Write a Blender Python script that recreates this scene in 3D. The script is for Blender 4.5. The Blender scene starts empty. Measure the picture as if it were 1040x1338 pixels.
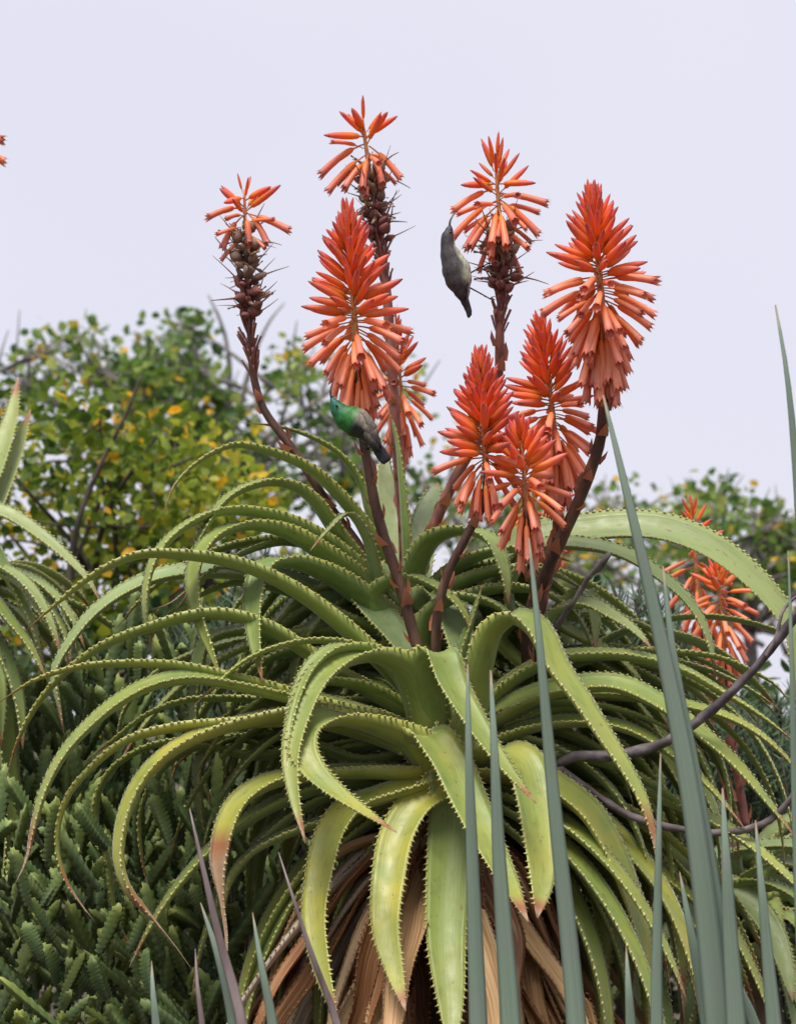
import bpy, math, random
from mathutils import Vector, Matrix, noise as mnoise
R = math.radians
random.seed(11)
S = bpy.context.scene
COL = S.collection

# ------------------------------------------------------------------ camera
F = 3000.0                        # focal length in photo pixels (1 px = 1 mm at 3 m)
PITCH = 4.4
cam_d = bpy.data.cameras.new('camera'); cam = bpy.data.objects.new('camera', cam_d); COL.objects.link(cam)
cam.location = (0, -3, 1.5); cam.rotation_euler = (R(90 + PITCH), 0, 0)
cam_d.sensor_fit = 'HORIZONTAL'; cam_d.sensor_width = 36; cam_d.lens = 36 * F / 1040
cam_d.clip_end = 500; cam_d.clip_start = 0.05
cam_d.dof.use_dof = True; cam_d.dof.focus_distance = 2.95; cam_d.dof.aperture_fstop = 9
S.camera = cam
CP = Vector(cam.location); CF = Vector((0, math.cos(R(PITCH)), math.sin(R(PITCH)))); CU = Vector((0, -math.sin(R(PITCH)), math.cos(R(PITCH)))); CR = Vector((1, 0, 0))
# ------------------------------------------------------------------ world, sun, exposure
SUN_EL, SUN_AZ = 66, -25          # azimuth measured from the camera side, towards the left
W = bpy.data.worlds.new('World'); S.world = W; W.use_nodes = True
nt = W.node_tree; nt.nodes.clear()
wo = nt.nodes.new('ShaderNodeOutputWorld'); bg = nt.nodes.new('ShaderNodeBackground')
sky = nt.nodes.new('ShaderNodeTexSky'); sky.sky_type = 'NISHITA'; sky.sun_disc = False
sky.sun_elevation = R(SUN_EL); sky.sun_rotation = R(180 + SUN_AZ)
sm = nt.nodes.new('ShaderNodeVectorMath'); sm.operation = 'SCALE'; sm.inputs['Scale'].default_value = 0.10
nt.links.new(sky.outputs[0], sm.inputs[0])
nz = nt.nodes.new('ShaderNodeTexNoise'); nz.inputs['Scale'].default_value = 1.6; nz.inputs['Detail'].default_value = 3
rmp = nt.nodes.new('ShaderNodeValToRGB')
rmp.color_ramp.elements[0].position = .3; rmp.color_ramp.elements[0].color = (0.755, 0.755, 0.90, 1)
rmp.color_ramp.elements[1].position = .7; rmp.color_ramp.elements[1].color = (0.86, 0.85, 0.955, 1)
tc = nt.nodes.new('ShaderNodeTexCoord'); nt.links.new(tc.outputs['Generated'], nz.inputs['Vector'])
nt.links.new(nz.outputs[0], rmp.inputs[0])
mx = nt.nodes.new('ShaderNodeMixRGB'); mx.inputs[0].default_value = 0.93      # the cloud cover over the clear sky
nt.links.new(sm.outputs[0], mx.inputs[1]); nt.links.new(rmp.outputs[0], mx.inputs[2])
nt.links.new(mx.outputs[0], bg.inputs[0]); bg.inputs[1].default_value = 1.0
nt.links.new(bg.outputs[0], wo.inputs[0])
sl = bpy.data.lights.new('sun', 'SUN'); sl.energy = 4.8; sl.angle = R(24); sl.color = (1, .96, .88)
so = bpy.data.objects.new('sun', sl); COL.objects.link(so)
sd = Vector((math.sin(R(SUN_AZ)) * math.cos(R(SUN_EL)), -math.cos(R(SUN_AZ)) * math.cos(R(SUN_EL)), math.sin(R(SUN_EL))))
so.rotation_euler = (-sd).to_track_quat('-Z', 'Y').to_euler(); so.location = sd * 20
S.view_settings.view_transform = 'Standard'; S.view_settings.look = 'None'; S.view_settings.gamma = 1
S.view_settings.exposure = 0; S.view_settings.use_curve_mapping = False

# ------------------------------------------------------------------ helpers
def P(px, py, d=0.0):
    D = 3.0 + d
    return CP + CR * ((px - 520) / F * D) + CU * ((669 - py) / F * D) + CF * D
def ground(px, d):
    v = P(px, 900, d); return Vector((v.x, v.y, 0))

class MB:
    def __init__(s): s.v = []; s.f = []; s.a = []; s.m = []
    def add(s, co, a=(0, 0, 0, 0)): s.v.append((co[0], co[1], co[2])); s.a.append(a); return len(s.v) - 1
    def face(s, *i, m=0): s.f.append(i); s.m.append(m)
    def mesh(s, name, mats, smooth=True):
        me = bpy.data.meshes.new(name); me.from_pydata(s.v, [], s.f)
        at = me.attributes.new('ac', 'FLOAT_COLOR', 'POINT')
        at.data.foreach_set('color', [c for q in s.a for c in q])
        for m in (mats if isinstance(mats, (list, tuple)) else [mats]): me.materials.append(m)
        me.polygons.foreach_set('material_index', s.m)
        me.polygons.foreach_set('use_smooth', [smooth] * len(s.f))
        me.update(); return me

def link(name, data, parent=None, loc=None, kind=None):
    o = bpy.data.objects.new(name, data); COL.objects.link(o)
    if parent is not None: o.parent = parent
    if loc is not None: o.location = loc
    if kind: o['kind'] = kind
    return o
def thing(name, label, cat, loc=(0, 0, 0), group=None):
    o = link(name, None, None, loc); o.empty_display_size = .05
    o['label'] = label; o['category'] = cat
    if group: o['group'] = group
    return o
def wloc(o):
    v = Vector(o.location)
    while o.parent: o = o.parent; v += Vector(o.location)
    return v
def part(name, mb, mat, parent, base, kind=None, smooth=True):
    """mesh given in world coordinates; origin goes to base, parents are never rotated"""
    b = Vector(base); mb.v = [(x - b.x, y - b.y, z - b.z) for x, y, z in mb.v]
    return link(name, mb.mesh(name, mat, smooth), parent, b - wloc(parent), kind)

def spline(pts, n):
    """centripetal-ish Catmull-Rom through pts, resampled to n+1 points of equal spacing"""
    pts = [Vector(p) for p in pts]
    if len(pts) == 2: pts = [pts[0], pts[0].lerp(pts[1], .5), pts[1]]
    n_ = len(pts); h = [max(1e-6, (b - a).length) ** .75 for a, b in zip(pts, pts[1:])]; tg = []
    for i in range(n_):
        if i == 0: tg.append((pts[1] - pts[0]) / h[0])
        elif i == n_ - 1: tg.append((pts[-1] - pts[-2]) / h[-1])
        else:
            a, b = (pts[i] - pts[i - 1]) / h[i - 1], (pts[i + 1] - pts[i]) / h[i]
            tg.append((a * h[i] + b * h[i - 1]) / (h[i] + h[i - 1]))
    out = []
    for i in range(n_ - 1):
        for k in range(12):
            t = k / 12; t2 = t * t; t3 = t2 * t
            out.append(pts[i] * (2 * t3 - 3 * t2 + 1) + tg[i] * h[i] * (t3 - 2 * t2 + t) + pts[i + 1] * (3 * t2 - 2 * t3) + tg[i + 1] * h[i] * (t3 - t2))
    out.append(pts[-1])
    L = [0]
    for i in range(1, len(out)): L.append(L[-1] + (out[i] - out[i - 1]).length)
    res = []; j = 0
    for k in range(n + 1):
        s = L[-1] * k / n
        while j < len(L) - 2 and L[j + 1] < s: j += 1
        seg = L[j + 1] - L[j]
        res.append(out[j].lerp(out[j + 1], (s - L[j]) / seg if seg > 1e-9 else 0))
    return res, L[-1]

def frames(c):
    T = []
    for i in range(len(c)):
        T.append((c[min(i + 1, len(c) - 1)] - c[max(i - 1, 0)]).normalized())
    return T

def tube(mb, pts, rad, n=24, sides=7, rough=0.0, cap=True, m=0, rnd=0.0):
    c, L = spline(pts, n); T = frames(c)
    u = Vector((0, 0, 1)) if abs(T[0].z) < .9 else Vector((1, 0, 0))
    rings = []
    for i, p in enumerate(c):
        t = i / n; u = (u - T[i] * u.dot(T[i])).normalized(); w = T[i].cross(u)
        r = rad(t) if callable(rad) else rad
        ring = []
        for k in range(sides):
            a = 2 * math.pi * k / sides
            rr = r * (1 + rough * mnoise.noise(p * 60 + Vector((k * 1.7, 0, 0))))
            ring.append(mb.add(p + (u * math.cos(a) + w * math.sin(a)) * rr, (t, k / sides, 0, rnd)))
        rings.append(ring)
    for i in range(n):
        for k in range(sides):
            mb.face(rings[i][k], rings[i][(k + 1) % sides], rings[i + 1][(k + 1) % sides], rings[i + 1][k], m=m)
    if cap:
        mb.face(*rings[0][::-1], m=m); mb.face(*rings[-1], m=m)
    return c, T

# ------------------------------------------------------------------ materials
class NG:
    def __init__(s, name):
        s.m = bpy.data.materials.new(name); s.m.use_nodes = True; s.t = s.m.node_tree
        s.b = s.t.nodes['Principled BSDF']; s.out = s.t.nodes['Material Output']
    def n(s, t, **kw):
        o = s.t.nodes.new(t)
        for k, v in kw.items():
            if k.startswith('i_'): o.inputs[k[2:].replace('_', ' ')].default_value = v
            else: setattr(o, k, v)
        return o
    def l(s, a, b): s.t.links.new(a, b)
    def attr(s):
        a = s.n('ShaderNodeAttribute', attribute_name='ac'); x = s.n('ShaderNodeSeparateColor'); s.l(a.outputs['Color'], x.inputs[0])
        return x.outputs[0], x.outputs[1], x.outputs[2], a.outputs['Alpha']
    def noise(s, scale, detail=3, src=None, sc=(1, 1, 1)):
        x = s.n('ShaderNodeTexNoise'); x.inputs['Scale'].default_value = scale; x.inputs['Detail'].default_value = detail
        if src is None: src = s.n('ShaderNodeTexCoord').outputs['Object']
        mp = s.n('ShaderNodeMapping'); mp.inputs['Scale'].default_value = sc
        s.l(src, mp.inputs[0]); s.l(mp.outputs[0], x.inputs['Vector']); return x.outputs[0]
    def ramp(s, src, stops, interp='LINEAR'):
        r = s.n('ShaderNodeValToRGB'); cr = r.color_ramp; cr.interpolation = interp
        while len(cr.elements) < len(stops): cr.elements.new(.5)
        for e, (p, c) in zip(cr.elements, stops):
            e.position = p; e.color = (c, c, c, 1) if isinstance(c, (int, float)) else (*c, 1)
        s.l(src, r.inputs[0]); return r.outputs[0]
    def math(s, op, a, b=None, c=None, clamp=False):
        x = s.n('ShaderNodeMath', operation=op, use_clamp=clamp)
        for i, q in enumerate((a, b, c)):
            if q is None: continue
            if isinstance(q, (int, float)): x.inputs[i].default_value = q
            else: s.l(q, x.inputs[i])
        return x.outputs[0]
    def mix(s, f, a, b, mode='MIX'):
        x = s.n('ShaderNodeMixRGB', blend_type=mode)
        for i, q in enumerate((f, a, b)):
            if isinstance(q, (int, float)): x.inputs[i].default_value = q
            elif isinstance(q, tuple): x.inputs[i].default_value = (*q, 1)
            else: s.l(q, x.inputs[i])
        return x.outputs[0]
    def done(s, col, rough=.5, spec=.5, bump=None, bs=.3, bd=.002, trans=0, sss=0):
        s.l(col, s.b.inputs['Base Color'])
        if isinstance(rough, (int, float)): s.b.inputs['Roughness'].default_value = rough
        else: s.l(rough, s.b.inputs['Roughness'])
        s.b.inputs['Specular IOR Level'].default_value = spec
        if bump is not None:
            b = s.n('ShaderNodeBump'); b.inputs['Strength'].default_value = bs; b.inputs['Distance'].default_value = bd
            s.l(bump, b.inputs['Height']); s.l(b.outputs[0], s.b.inputs['Normal'])
        if trans:
            tr = s.n('ShaderNodeBsdfTranslucent'); s.l(col, tr.inputs[0])
            ms = s.n('ShaderNodeMixShader'); ms.inputs[0].default_value = trans
            s.l(s.b.outputs[0], ms.inputs[1]); s.l(tr.outputs[0], ms.inputs[2]); s.l(ms.outputs[0], s.out.inputs[0])
        if sss:
            s.b.inputs['Subsurface Weight'].default_value = sss; s.b.inputs['Subsurface Scale'].default_value = .004
        return s.m

def mat_aloe():
    g = NG('aloe_leaf'); u, v, k, a = g.attr()
    oi = g.n('ShaderNodeObjectInfo'); oc = g.n('ShaderNodeSeparateColor'); g.l(oi.outputs['Color'], oc.inputs[0])
    yel, dry, blu = oc.outputs[0], oc.outputs[1], oc.outputs[2]
    green = g.ramp(u, [(0, (.15, .20, .03)), (.18, (.10, .17, .014)), (.55, (.125, .195, .018)), (1, (.18, .21, .02))])
    green = g.mix(blu, green, (.24, .31, .16))  # paleness of sky reflected off the waxy leaf, painted into its colour
    rndc = g.ramp(oi.outputs['Random'], [(0, (.80, .90, .85)), (.5, (1, 1, 1)), (1, (1.22, 1.12, .95))])
    green = g.mix(1, green, rndc, 'MULTIPLY')
    n1 = g.noise(14, 4); n2 = g.noise(60, 5)
    yf = g.math('MULTIPLY', yel, g.ramp(n1, [(.32, .15), (.68, 1.15)]))
    col = g.mix(yf, green, (.40, .34, .02))
    col = g.mix(g.ramp(n2, [(.42, .0), (.75, .28)]), col, (.24, .27, .06))
    # grey waxy bloom in long streaks
    comb = g.n('ShaderNodeCombineXYZ'); g.l(u, comb.inputs[0]); g.l(v, comb.inputs[1]); g.l(oi.outputs['Random'], comb.inputs[2])
    st = g.noise(1, 3, comb.outputs[0], (5, 26, 40))
    col = g.mix(g.ramp(st, [(.4, 0), (.72, .26)]), col, (.27, .33, .14))
    # brown specks and scars
    pt = g.noise(1, 4, comb.outputs[0], (16, 5, 70))
    col = g.mix(g.ramp(pt, [(.52, 0), (.70, .55)]), col, g.mix(1, col, (.62, .66, .5), 'MULTIPLY'))
    sp = g.noise(1, 3, comb.outputs[0], (60, 8, 90))
    col = g.mix(g.ramp(sp, [(.66, 0), (.72, .8)]), col, (.16, .075, .03))
    # margin
    e = g.math('ABSOLUTE', g.math('SUBTRACT', v, .5))
    col = g.mix(g.ramp(e, [(.435, 0), (.5, .75)]), col, (.42, .40, .10))
    # dry tip
    start = g.math('SUBTRACT', 1.0, dry)
    x = g.math('ADD', g.math('SUBTRACT', u, start), g.math('MULTIPLY', g.math('SUBTRACT', n1, .5), .10))
    redf = g.ramp(g.math('ADD', g.math('MULTIPLY', x, 6), .5, clamp=True), [(.12, 0), (.42, 1)])
    col = g.mix(redf, col, (.24, .09, .025))
    dryf = g.ramp(g.math('ADD', g.math('MULTIPLY', x, 6), .5, clamp=True), [(.5, 0), (.62, 1)])
    col = g.mix(dryf, col, g.mix(n2, (.20, .095, .045), (.36, .24, .14)))
    # teeth
    col = g.mix(g.math('MULTIPLY', k, .85), col, (.52, .47, .16))
    rg = g.ramp(n2, [(.3, .42), (.7, .6)])
    g.b.inputs['Sheen Weight'].default_value = .22; g.b.inputs['Sheen Roughness'].default_value = .45; g.b.inputs['Sheen Tint'].default_value = (.9, 1, .88, 1)
    return g.done(col, rg, .6, g.math('ADD', st, g.math('MULTIPLY', n2, .5)), .25, .0012)
def mat_dead():
    g = NG('dead_leaf'); u, v, k, a = g.attr(); oi = g.n('ShaderNodeObjectInfo')
    comb = g.n('ShaderNodeCombineXYZ'); g.l(u, comb.inputs[0]); g.l(v, comb.inputs[1]); g.l(oi.outputs['Random'], comb.inputs[2])
    st = g.noise(1, 4, comb.outputs[0], (5, 16, 60))
    c1 = g.ramp(oi.outputs['Random'], [(0, (.12, .045, .018)), (.3, (.28, .11, .035)), (.55, (.44, .22, .085)), (.8, (.56, .37, .18)), (1, (.50, .43, .33))])
    col = g.mix(g.ramp(st, [(.3, .55), (.6, 0)]), c1, (.08, .03, .014))
    col = g.mix(g.ramp(st, [(.5, 0), (.8, .6)]), col, (.52, .38, .22))
    col = g.mix(k, col, (.30, .14, .06))
    return g.done(col, .6, .35, st, .5, .003)
def mat_flower():
    g = NG('aloe_flower'); u, v, k, a = g.attr(); oi = g.n('ShaderNodeObjectInfo')
    oc = g.n('ShaderNodeSeparateColor'); g.l(oi.outputs['Color'], oc.inputs[0]); age = oc.outputs[0]   # 0 bud .. 1 open
    bud = g.ramp(u, [(0, (.55, .22, .06)), (.3, (.94, .27, .025)), (.6, (.92, .165, .05)), (.84, (.80, .11, .10)), (1, (.26, .055, .065))])
    opn = g.ramp(u, [(0, (.50, .18, .07)), (.28, (.90, .26, .04)), (.5, (.95, .31, .13)), (.86, (.95, .37, .24)), (.95, (.86, .26, .17)), (1, (.42, .13, .08))])
    col = g.mix(age, bud, opn)
    col = g.mix(1, col, g.ramp(oi.outputs['Random'], [(0, (.80, .78, .85)), (.5, (1, 1, 1)), (1, (1.12, 1.22, 1.05))]), 'MULTIPLY')
    st = g.noise(1, 2, None, (500, 500, 60))
    col = g.mix(g.ramp(st, [(.4, 0), (.8, .35)]), col, (.86, .38, .20))
    return g.done(col, .42, .45, st, .15, .0006, trans=.34)
def mat_simple(name, stops, scale=30, sc=(1, 1, 1), rough=.6, spec=.4, bs=.4, bd=.002, rand=True, trans=0):
    g = NG(name); n = g.noise(scale, 5, None, sc); col = g.ramp(n, stops)
    if rand:
        oi = g.n('ShaderNodeObjectInfo')
        col = g.mix(1, col, g.ramp(oi.outputs['Random'], [(0, (.78, .8, .8)), (1, (1.2, 1.15, 1.1))]), 'MULTIPLY')
    return g.done(col, rough, spec, n, bs, bd, trans)
def mat_blade():
    g = NG('sword_blade'); u, v, k, a = g.attr(); oi = g.n('ShaderNodeObjectInfo')
    comb = g.n('ShaderNodeCombineXYZ'); g.l(u, comb.inputs[0]); g.l(v, comb.inputs[1]); g.l(oi.outputs['Random'], comb.inputs[2])
    st = g.noise(1, 4, comb.outputs[0], (6, 60, 40))
    col = g.ramp(st, [(.3, (.14, .20, .15)), (.55, (.185, .25, .185)), (.8, (.27, .335, .24))])
    col = g.mix(g.ramp(g.noise(25, 4), [(.5, 0), (.8, .45)]), col, (.22, .20, .20))
    col = g.mix(g.ramp(u, [(.982, 0), (1, 1)]), col, (.24, .15, .09))
    return g.done(col, .5, .45, st, .3, .001)
def mat_tree_leaf(name, ramp):
    g = NG(name); u, v, k, a = g.attr()
    col = g.ramp(a, ramp)
    g.b.inputs['Roughness'].default_value = .45
    return g.done(g.mix(1, col, (1.35, 1.3, 1.1), 'MULTIPLY'), .45, .45, trans=.5)
M_ALOE = mat_aloe(); M_DEAD = mat_dead(); M_FLOWER = mat_flower(); M_BLADE = mat_blade()
def mat_stalk(name, stops):
    g = NG(name); u, v, k, a = g.attr(); n = g.noise(1, 5, None, (60, 60, 20)); n3 = g.noise(140, 3)
    col = g.mix(k, g.ramp(n, stops), g.ramp(n3, [(.3, (.34, .10, .04)), (.55, (.56, .24, .08)), (.8, (.45, .28, .12))]))
    return g.done(col, .55, .4, n, .5, .002)
M_STALK = mat_stalk('flower_stalk', [(.3, (.035, .017, .014)), (.5, (.085, .040, .028)), (.75, (.16, .085, .055))])
M_STALKG = mat_stalk('green_flower_stalk', [(.3, (.10, .11, .04)), (.55, (.18, .17, .07)), (.8, (.16, .08, .05))])
M_STALKR = mat_stalk('spent_axis', [(.3, (.11, .04, .035)), (.55, (.24, .09, .07)), (.8, (.34, .18, .12))])
M_WITH = mat_simple('withered_flower', [(.3, (.16, .09, .055)), (.55, (.30, .20, .13)), (.8, (.42, .33, .22))], 90, rough=.7)
M_BRACT = mat_simple('bract', [(.3, (.40, .12, .07)), (.7, (.55, .24, .14))], 60, rough=.6, trans=.2)
M_CAPS = mat_simple('seed_capsule', [(.35, (.10, .045, .04)), (.5, (.24, .14, .10)), (.68, (.46, .37, .27))], 110, rough=.8)
M_CAPSR = mat_simple('young_capsule', [(.35, (.09, .028, .034)), (.5, (.20, .06, .06)), (.68, (.34, .17, .13))], 110, rough=.75)
M_TRUNK = mat_simple('aloe_trunk', [(.3, (.06, .04, .025)), (.7, (.18, .12, .08))], 25, rough=.85, bs=.8, bd=.006)
M_WOOD = mat_simple('purple_grey_bark', [(.3, (.055, .04, .042)), (.55, (.12, .095, .10)), (.8, (.25, .215, .22))], 45, (1, 1, 1), .7, bs=.7, bd=.003)
M_BARK = mat_simple('tree_bark', [(.3, (.03, .024, .02)), (.7, (.09, .075, .06))], 30, rough=.85, bs=.6, bd=.004)
M_GREYBARK = mat_simple('grey_twig', [(.3, (.13, .12, .115)), (.7, (.27, .25, .24))], 30, rough=.85)
M_DRYB = mat_simple('dry_blade', [(.3, (.12, .08, .085)), (.6, (.28, .22, .22)), (.8, (.40, .36, .34))], 40, (1, 1, .2), .7)
M_SUCC = None

# ------------------------------------------------------------------ setting
mb = MB(); N = 40
for i in range(N + 1):
    for j in range(N + 1):
        x = (i / N - .5) * 2; y = (j / N - .5) * 2
        X = 120 * x * abs(x); Y = 120 * y * abs(y) + 2
        mb.add((X, Y, .03 * mnoise.noise(Vector((X, Y, 0)) * 1.3) - .03))
for i in range(N):
    for j in range(N):
        a = i * (N + 1) + j; mb.face(a, a + N + 1, a + N + 2, a + 1)
m_soil = mat_simple('soil', [(.3, (.035, .026, .017)), (.55, (.08, .06, .04)), (.75, (.09, .09, .045))], 6, rough=.95, bs=.8, bd=.02, rand=False)
g_ = link('ground', mb.mesh('ground', m_soil)); g_['kind'] = 'structure'

# ------------------------------------------------------------------ aloe leaves
def leaf_path(pts, d0, d1, k=1.3):
    """pixel path + depth running from d0 at the base to d1 at the tip"""
    L = [0]
    for a, b in zip(pts, pts[1:]): L.append(L[-1] + math.hypot(a[0] - b[0], a[1] - b[1]))
    return [P(x, y, d0 + (d1 - d0) * (l / L[-1]) ** k) for (x, y), l in zip(pts, L)]

def aloe_leaf(parent, path, w=46, roll=0, twist=0, yel=.1, dry=.03, blu=.1, p=2.2, channel=.16, thick=.26, wither=None,
              teeth=True, name='leaf', mat=None, seg=34, ts=1.0, wig=0.0, base_w=1.0):
    w = w * 1.16 / 1000.0
    c, L = spline(path, seg); T = frames(c)
    d = c[-1] - c[0]; d.z = 0
    if d.length < .02: d = Vector((0, -1, 0))
    d.normalize(); W0 = Vector((d.y, -d.x, 0))            # width axis: level, square to the way the leaf leaves the stem
    def axes(i, extra):
        t = T[i]; wv = W0 - t * W0.dot(t)
        wv = wv.normalized() if wv.length > .15 else t.cross(Vector((0, 0, 1))).normalized()
        n = wv.cross(t).normalized()
        if extra:
            q = Matrix.Rotation(extra, 3, t); wv = q @ wv; n = q @ n
        return wv, n
    sg = 1
    mid = seg // 2
    up = axes(seg // 4, 0)[1]; flip = 1 if (up.z > 0) else -1
    # roll > 0 turns the upper face towards the viewer's side of the plant
    a1 = axes(mid, R(20))[1] * flip; a2 = axes(mid, R(-20))[1] * flip; tow = CP - c[mid]
    sg = 1 if a1.dot(tow) > a2.dot(tow) else -1
    mbm = MB(); rings = []; edge = []
    rnd = random.random(); ph = random.uniform(0, 9)
    US = [-1, -.72, -.38, 0, .38, .72, 1]; LS = [.7, .3, -.3, -.7]
    for i in range(seg + 1):
        t = i / seg
        wv, n = axes(i, sg * R(roll + twist * t)); n = n * flip
        ww = w * max(.02, (1 - t ** p)) ** .85 * (base_w + (1 - base_w) * min(1, t * 4))
        if wither and t > wither: ww *= max(.28, 1 - (t - wither) * 7)
        th = thick * w * (1 - .75 * t) * min(1, ww / (w * .3))
        ch = channel * (1.25 - .6 * t)
        o = c[i] + wv * (wig * w * mnoise.noise(Vector((t * 5 + ph, 0, 0))))
        ring = []
        for s_ in US:
            ring.append(mbm.add(o + wv * (s_ * ww / 2) + n * (ch * ww * (s_ * s_ - .5)), (t, (s_ + 1) / 2, 0, rnd)))
        for s_ in LS:
            ring.append(mbm.add(o + wv * (s_ * ww / 2) + n * (ch * ww * (s_ * s_ - .5) - th * (1 - s_ * s_) ** .6), (t, (s_ + 1) / 2, 0, rnd)))
        rings.append(ring); edge.append((o - wv * ww / 2 + n * ch * ww * .5, o + wv * ww / 2 + n * ch * ww * .5, wv, n, ww))
    K = len(rings[0])
    for i in range(seg):
        for k in range(K):
            mbm.face(rings[i][k], rings[i][(k + 1) % K], rings[i + 1][(k + 1) % K], rings[i + 1][k])
    mbm.face(*rings[-1]); mbm.face(*rings[0][::-1])
    if teeth:
        sp = .0092; cnt = int(L / sp)
        for side in (0, 1):
            sn = -1 if side == 0 else 1
            for q in range(2, cnt - 1):
                s_ = (q + random.uniform(-.22, .22)) / cnt * seg; i = int(s_); fr = s_ - i
                if i >= seg: continue
                e0 = edge[i]; e1 = edge[i + 1]
                pos = e0[side].lerp(e1[side], fr); ww = e0[4] * (1 - fr) + e1[4] * fr
                sz = .0042 * ts * random.uniform(.7, 1.25) * min(1, ww / .014) ** .7
                t_ = T[i]; wv = e0[2]; n = e0[3]; out = wv * sn
                b = pos - out * .0012
                tt = s_ / seg
                i0 = mbm.add(b - t_ * sz * .62, (tt, side, .25, rnd)); i1 = mbm.add(b + t_ * sz * .62, (tt, side, .25, rnd))
                i2 = mbm.add(b - n * sz * .45, (tt, side, .25, rnd)); i4 = mbm.add(b + n * sz * .3, (tt, side, .25, rnd))
                i3 = mbm.add(pos + out * sz + t_ * sz * .45, (tt, side, 1, rnd))
                mbm.face(i0, i4, i3); mbm.face(i4, i1, i3); mbm.face(i1, i2, i3); mbm.face(i2, i0, i3)
    o = part(name, mbm, mat or M_ALOE, parent, c[0])
    o.color = (yel, dry, blu, 1)
    return o

def arc_path(base, az, el, length, droop, n=9, curl=0):
    """a leaf that leaves the stem at azimuth az, elevation el and bends down under its weight"""
    p = Vector(base); pts = [p.copy()]; e = R(el); a = R(az); st = length / n
    for i in range(n):
        p = p + Vector((math.cos(a) * math.cos(e), math.sin(a) * math.cos(e), math.sin(e))) * st
        pts.append(p.copy()); e -= R(droop) / n * (1.4 - .6 * i / n); a += R(curl) / n
        e = max(e, R(-88))
    return pts

# ------------------------------------------------------------------ flower parts (shared meshes, 1 unit long along +Z, bending to +X)
def flower_mesh(openf, seed, slim=1.0):
    rs = random.Random(seed); mb = MB(); sides = 7
    if openf: prof = [(0, .015), (.14, .016), (.27, .02), (.31, .052), (.40, .070), (.58, .070), (.78, .078), (.91, .084), (.965, .090)]
    else: prof = [(0, .018), (.16, .022), (.21, .06), (.34, .088), (.55, .092), (.75, .078), (.9, .05), (1.0, .012)]
    bend = rs.uniform(.12, .34) if openf else rs.uniform(-.04, .06); rings = []
    for z, r in prof:
        ring = []
        for k in range(sides):
            a = 2 * math.pi * k / sides
            ring.append(mb.add((bend * z * z + r * slim * math.cos(a), r * slim * math.sin(a), z), (z, k / sides, 0, 0)))
        rings.append(ring)
    for i in range(len(rings) - 1):
        for k in range(sides): mb.face(rings[i][k], rings[i][(k + 1) % sides], rings[i + 1][(k + 1) % sides], rings[i + 1][k])
    if openf:
        for k in range(sides):                         # flaring lobes round the mouth
            a = 2 * math.pi * (k + .5) / sides; r = .105 * slim
            t = mb.add((bend + r * math.cos(a), r * math.sin(a), 1.03 + rs.uniform(-.02, .03)), (1, 0, 0, 0))
            mb.face(rings[-1][k], rings[-1][(k + 1) % sides], t)
        c = mb.add((bend * .7, 0, .86), (.97, 0, 0, 0))
        for k in range(sides): mb.face(rings[-1][(k + 1) % sides], rings[-1][k], c)
        for q in range(3):                             # stamens
            a = q * 2.1 + rs.random(); b = Vector((bend * .8 + .03 * math.cos(a), .03 * math.sin(a), .86))
            e = b + Vector((.02 * math.cos(a), .02 * math.sin(a), .22 + .05 * rs.random()))
            i0 = mb.add(b + Vector((.012, 0, 0)), (.9, 0, 0, 0)); i1 = mb.add(b - Vector((.008, .01, 0)), (.9, 0, 0, 0)); i2 = mb.add(e, (.3, 0, 0, 0))
            mb.face(i0, i1, i2)
    else: mb.face(*rings[-1])
    return mb.mesh('flower' if openf else 'bud', M_FLOWER)
FL = [flower_mesh(True, i, random.uniform(.9, 1.12)) for i in range(6)]
BU = [flower_mesh(False, 50 + i, random.uniform(.9, 1.12)) for i in range(6)]
def capsule_mesh(seed, mat):
    rs = random.Random(seed); mb = MB(); sides = 9
    k_ = rs.uniform(.55, .95); prof = [(0, .06), (.2, .07), (.28, .24 * k_), (.42, .36 * k_), (.60, .38 * k_), (.78, .28 * k_), (.92, .13), (1.0, .05)]
    rings = []
    for z, r in prof:
        rings.append([mb.add((r * (1 + .14 * math.cos(3 * 2 * math.pi * k / sides)) * math.cos(2 * math.pi * k / sides), r * (1 + .14 * math.cos(3 * 2 * math.pi * k / sides)) * math.sin(2 * math.pi * k / sides), z), (z, 0, 0, 0)) for k in range(sides)])
    for i in range(len(rings) - 1):
        for k in range(sides): mb.face(rings[i][k], rings[i][(k + 1) % sides], rings[i + 1][(k + 1) % sides], rings[i + 1][k])
    mb.face(*rings[-1])
    dx, dy = rs.uniform(-.5, .5), rs.uniform(-.5, .5)
    tube(mb, [(0, 0, .9), (dx * .3, dy * .3, 1.5), (dx, dy, 2.0 + rs.random() * .6)], lambda t: .06 * (1 - .7 * t), 4, 4)
    return mb.mesh('seed_capsule', mat)
CA = [capsule_mesh(i, M_CAPS) for i in range(4)] + [capsule_mesh(9 + i, M_CAPSR) for i in range(3)]
def withered_mesh(seed):
    rs = random.Random(seed); mb = MB(); b1, b2 = rs.uniform(-.25, .25), rs.uniform(-.3, .1)
    tube(mb, [(0, 0, 0), (b2 * .2, b1 * .3, .4), (b2, b1, 1)], lambda t: .02 if t < .3 else .075 * (1 - .6 * t) + .02 * math.sin(t * 21), 10, 6, .0)
    return mb.mesh('withered_flower', M_WITH)
WF = [withered_mesh(i) for i in range(5)]
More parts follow.
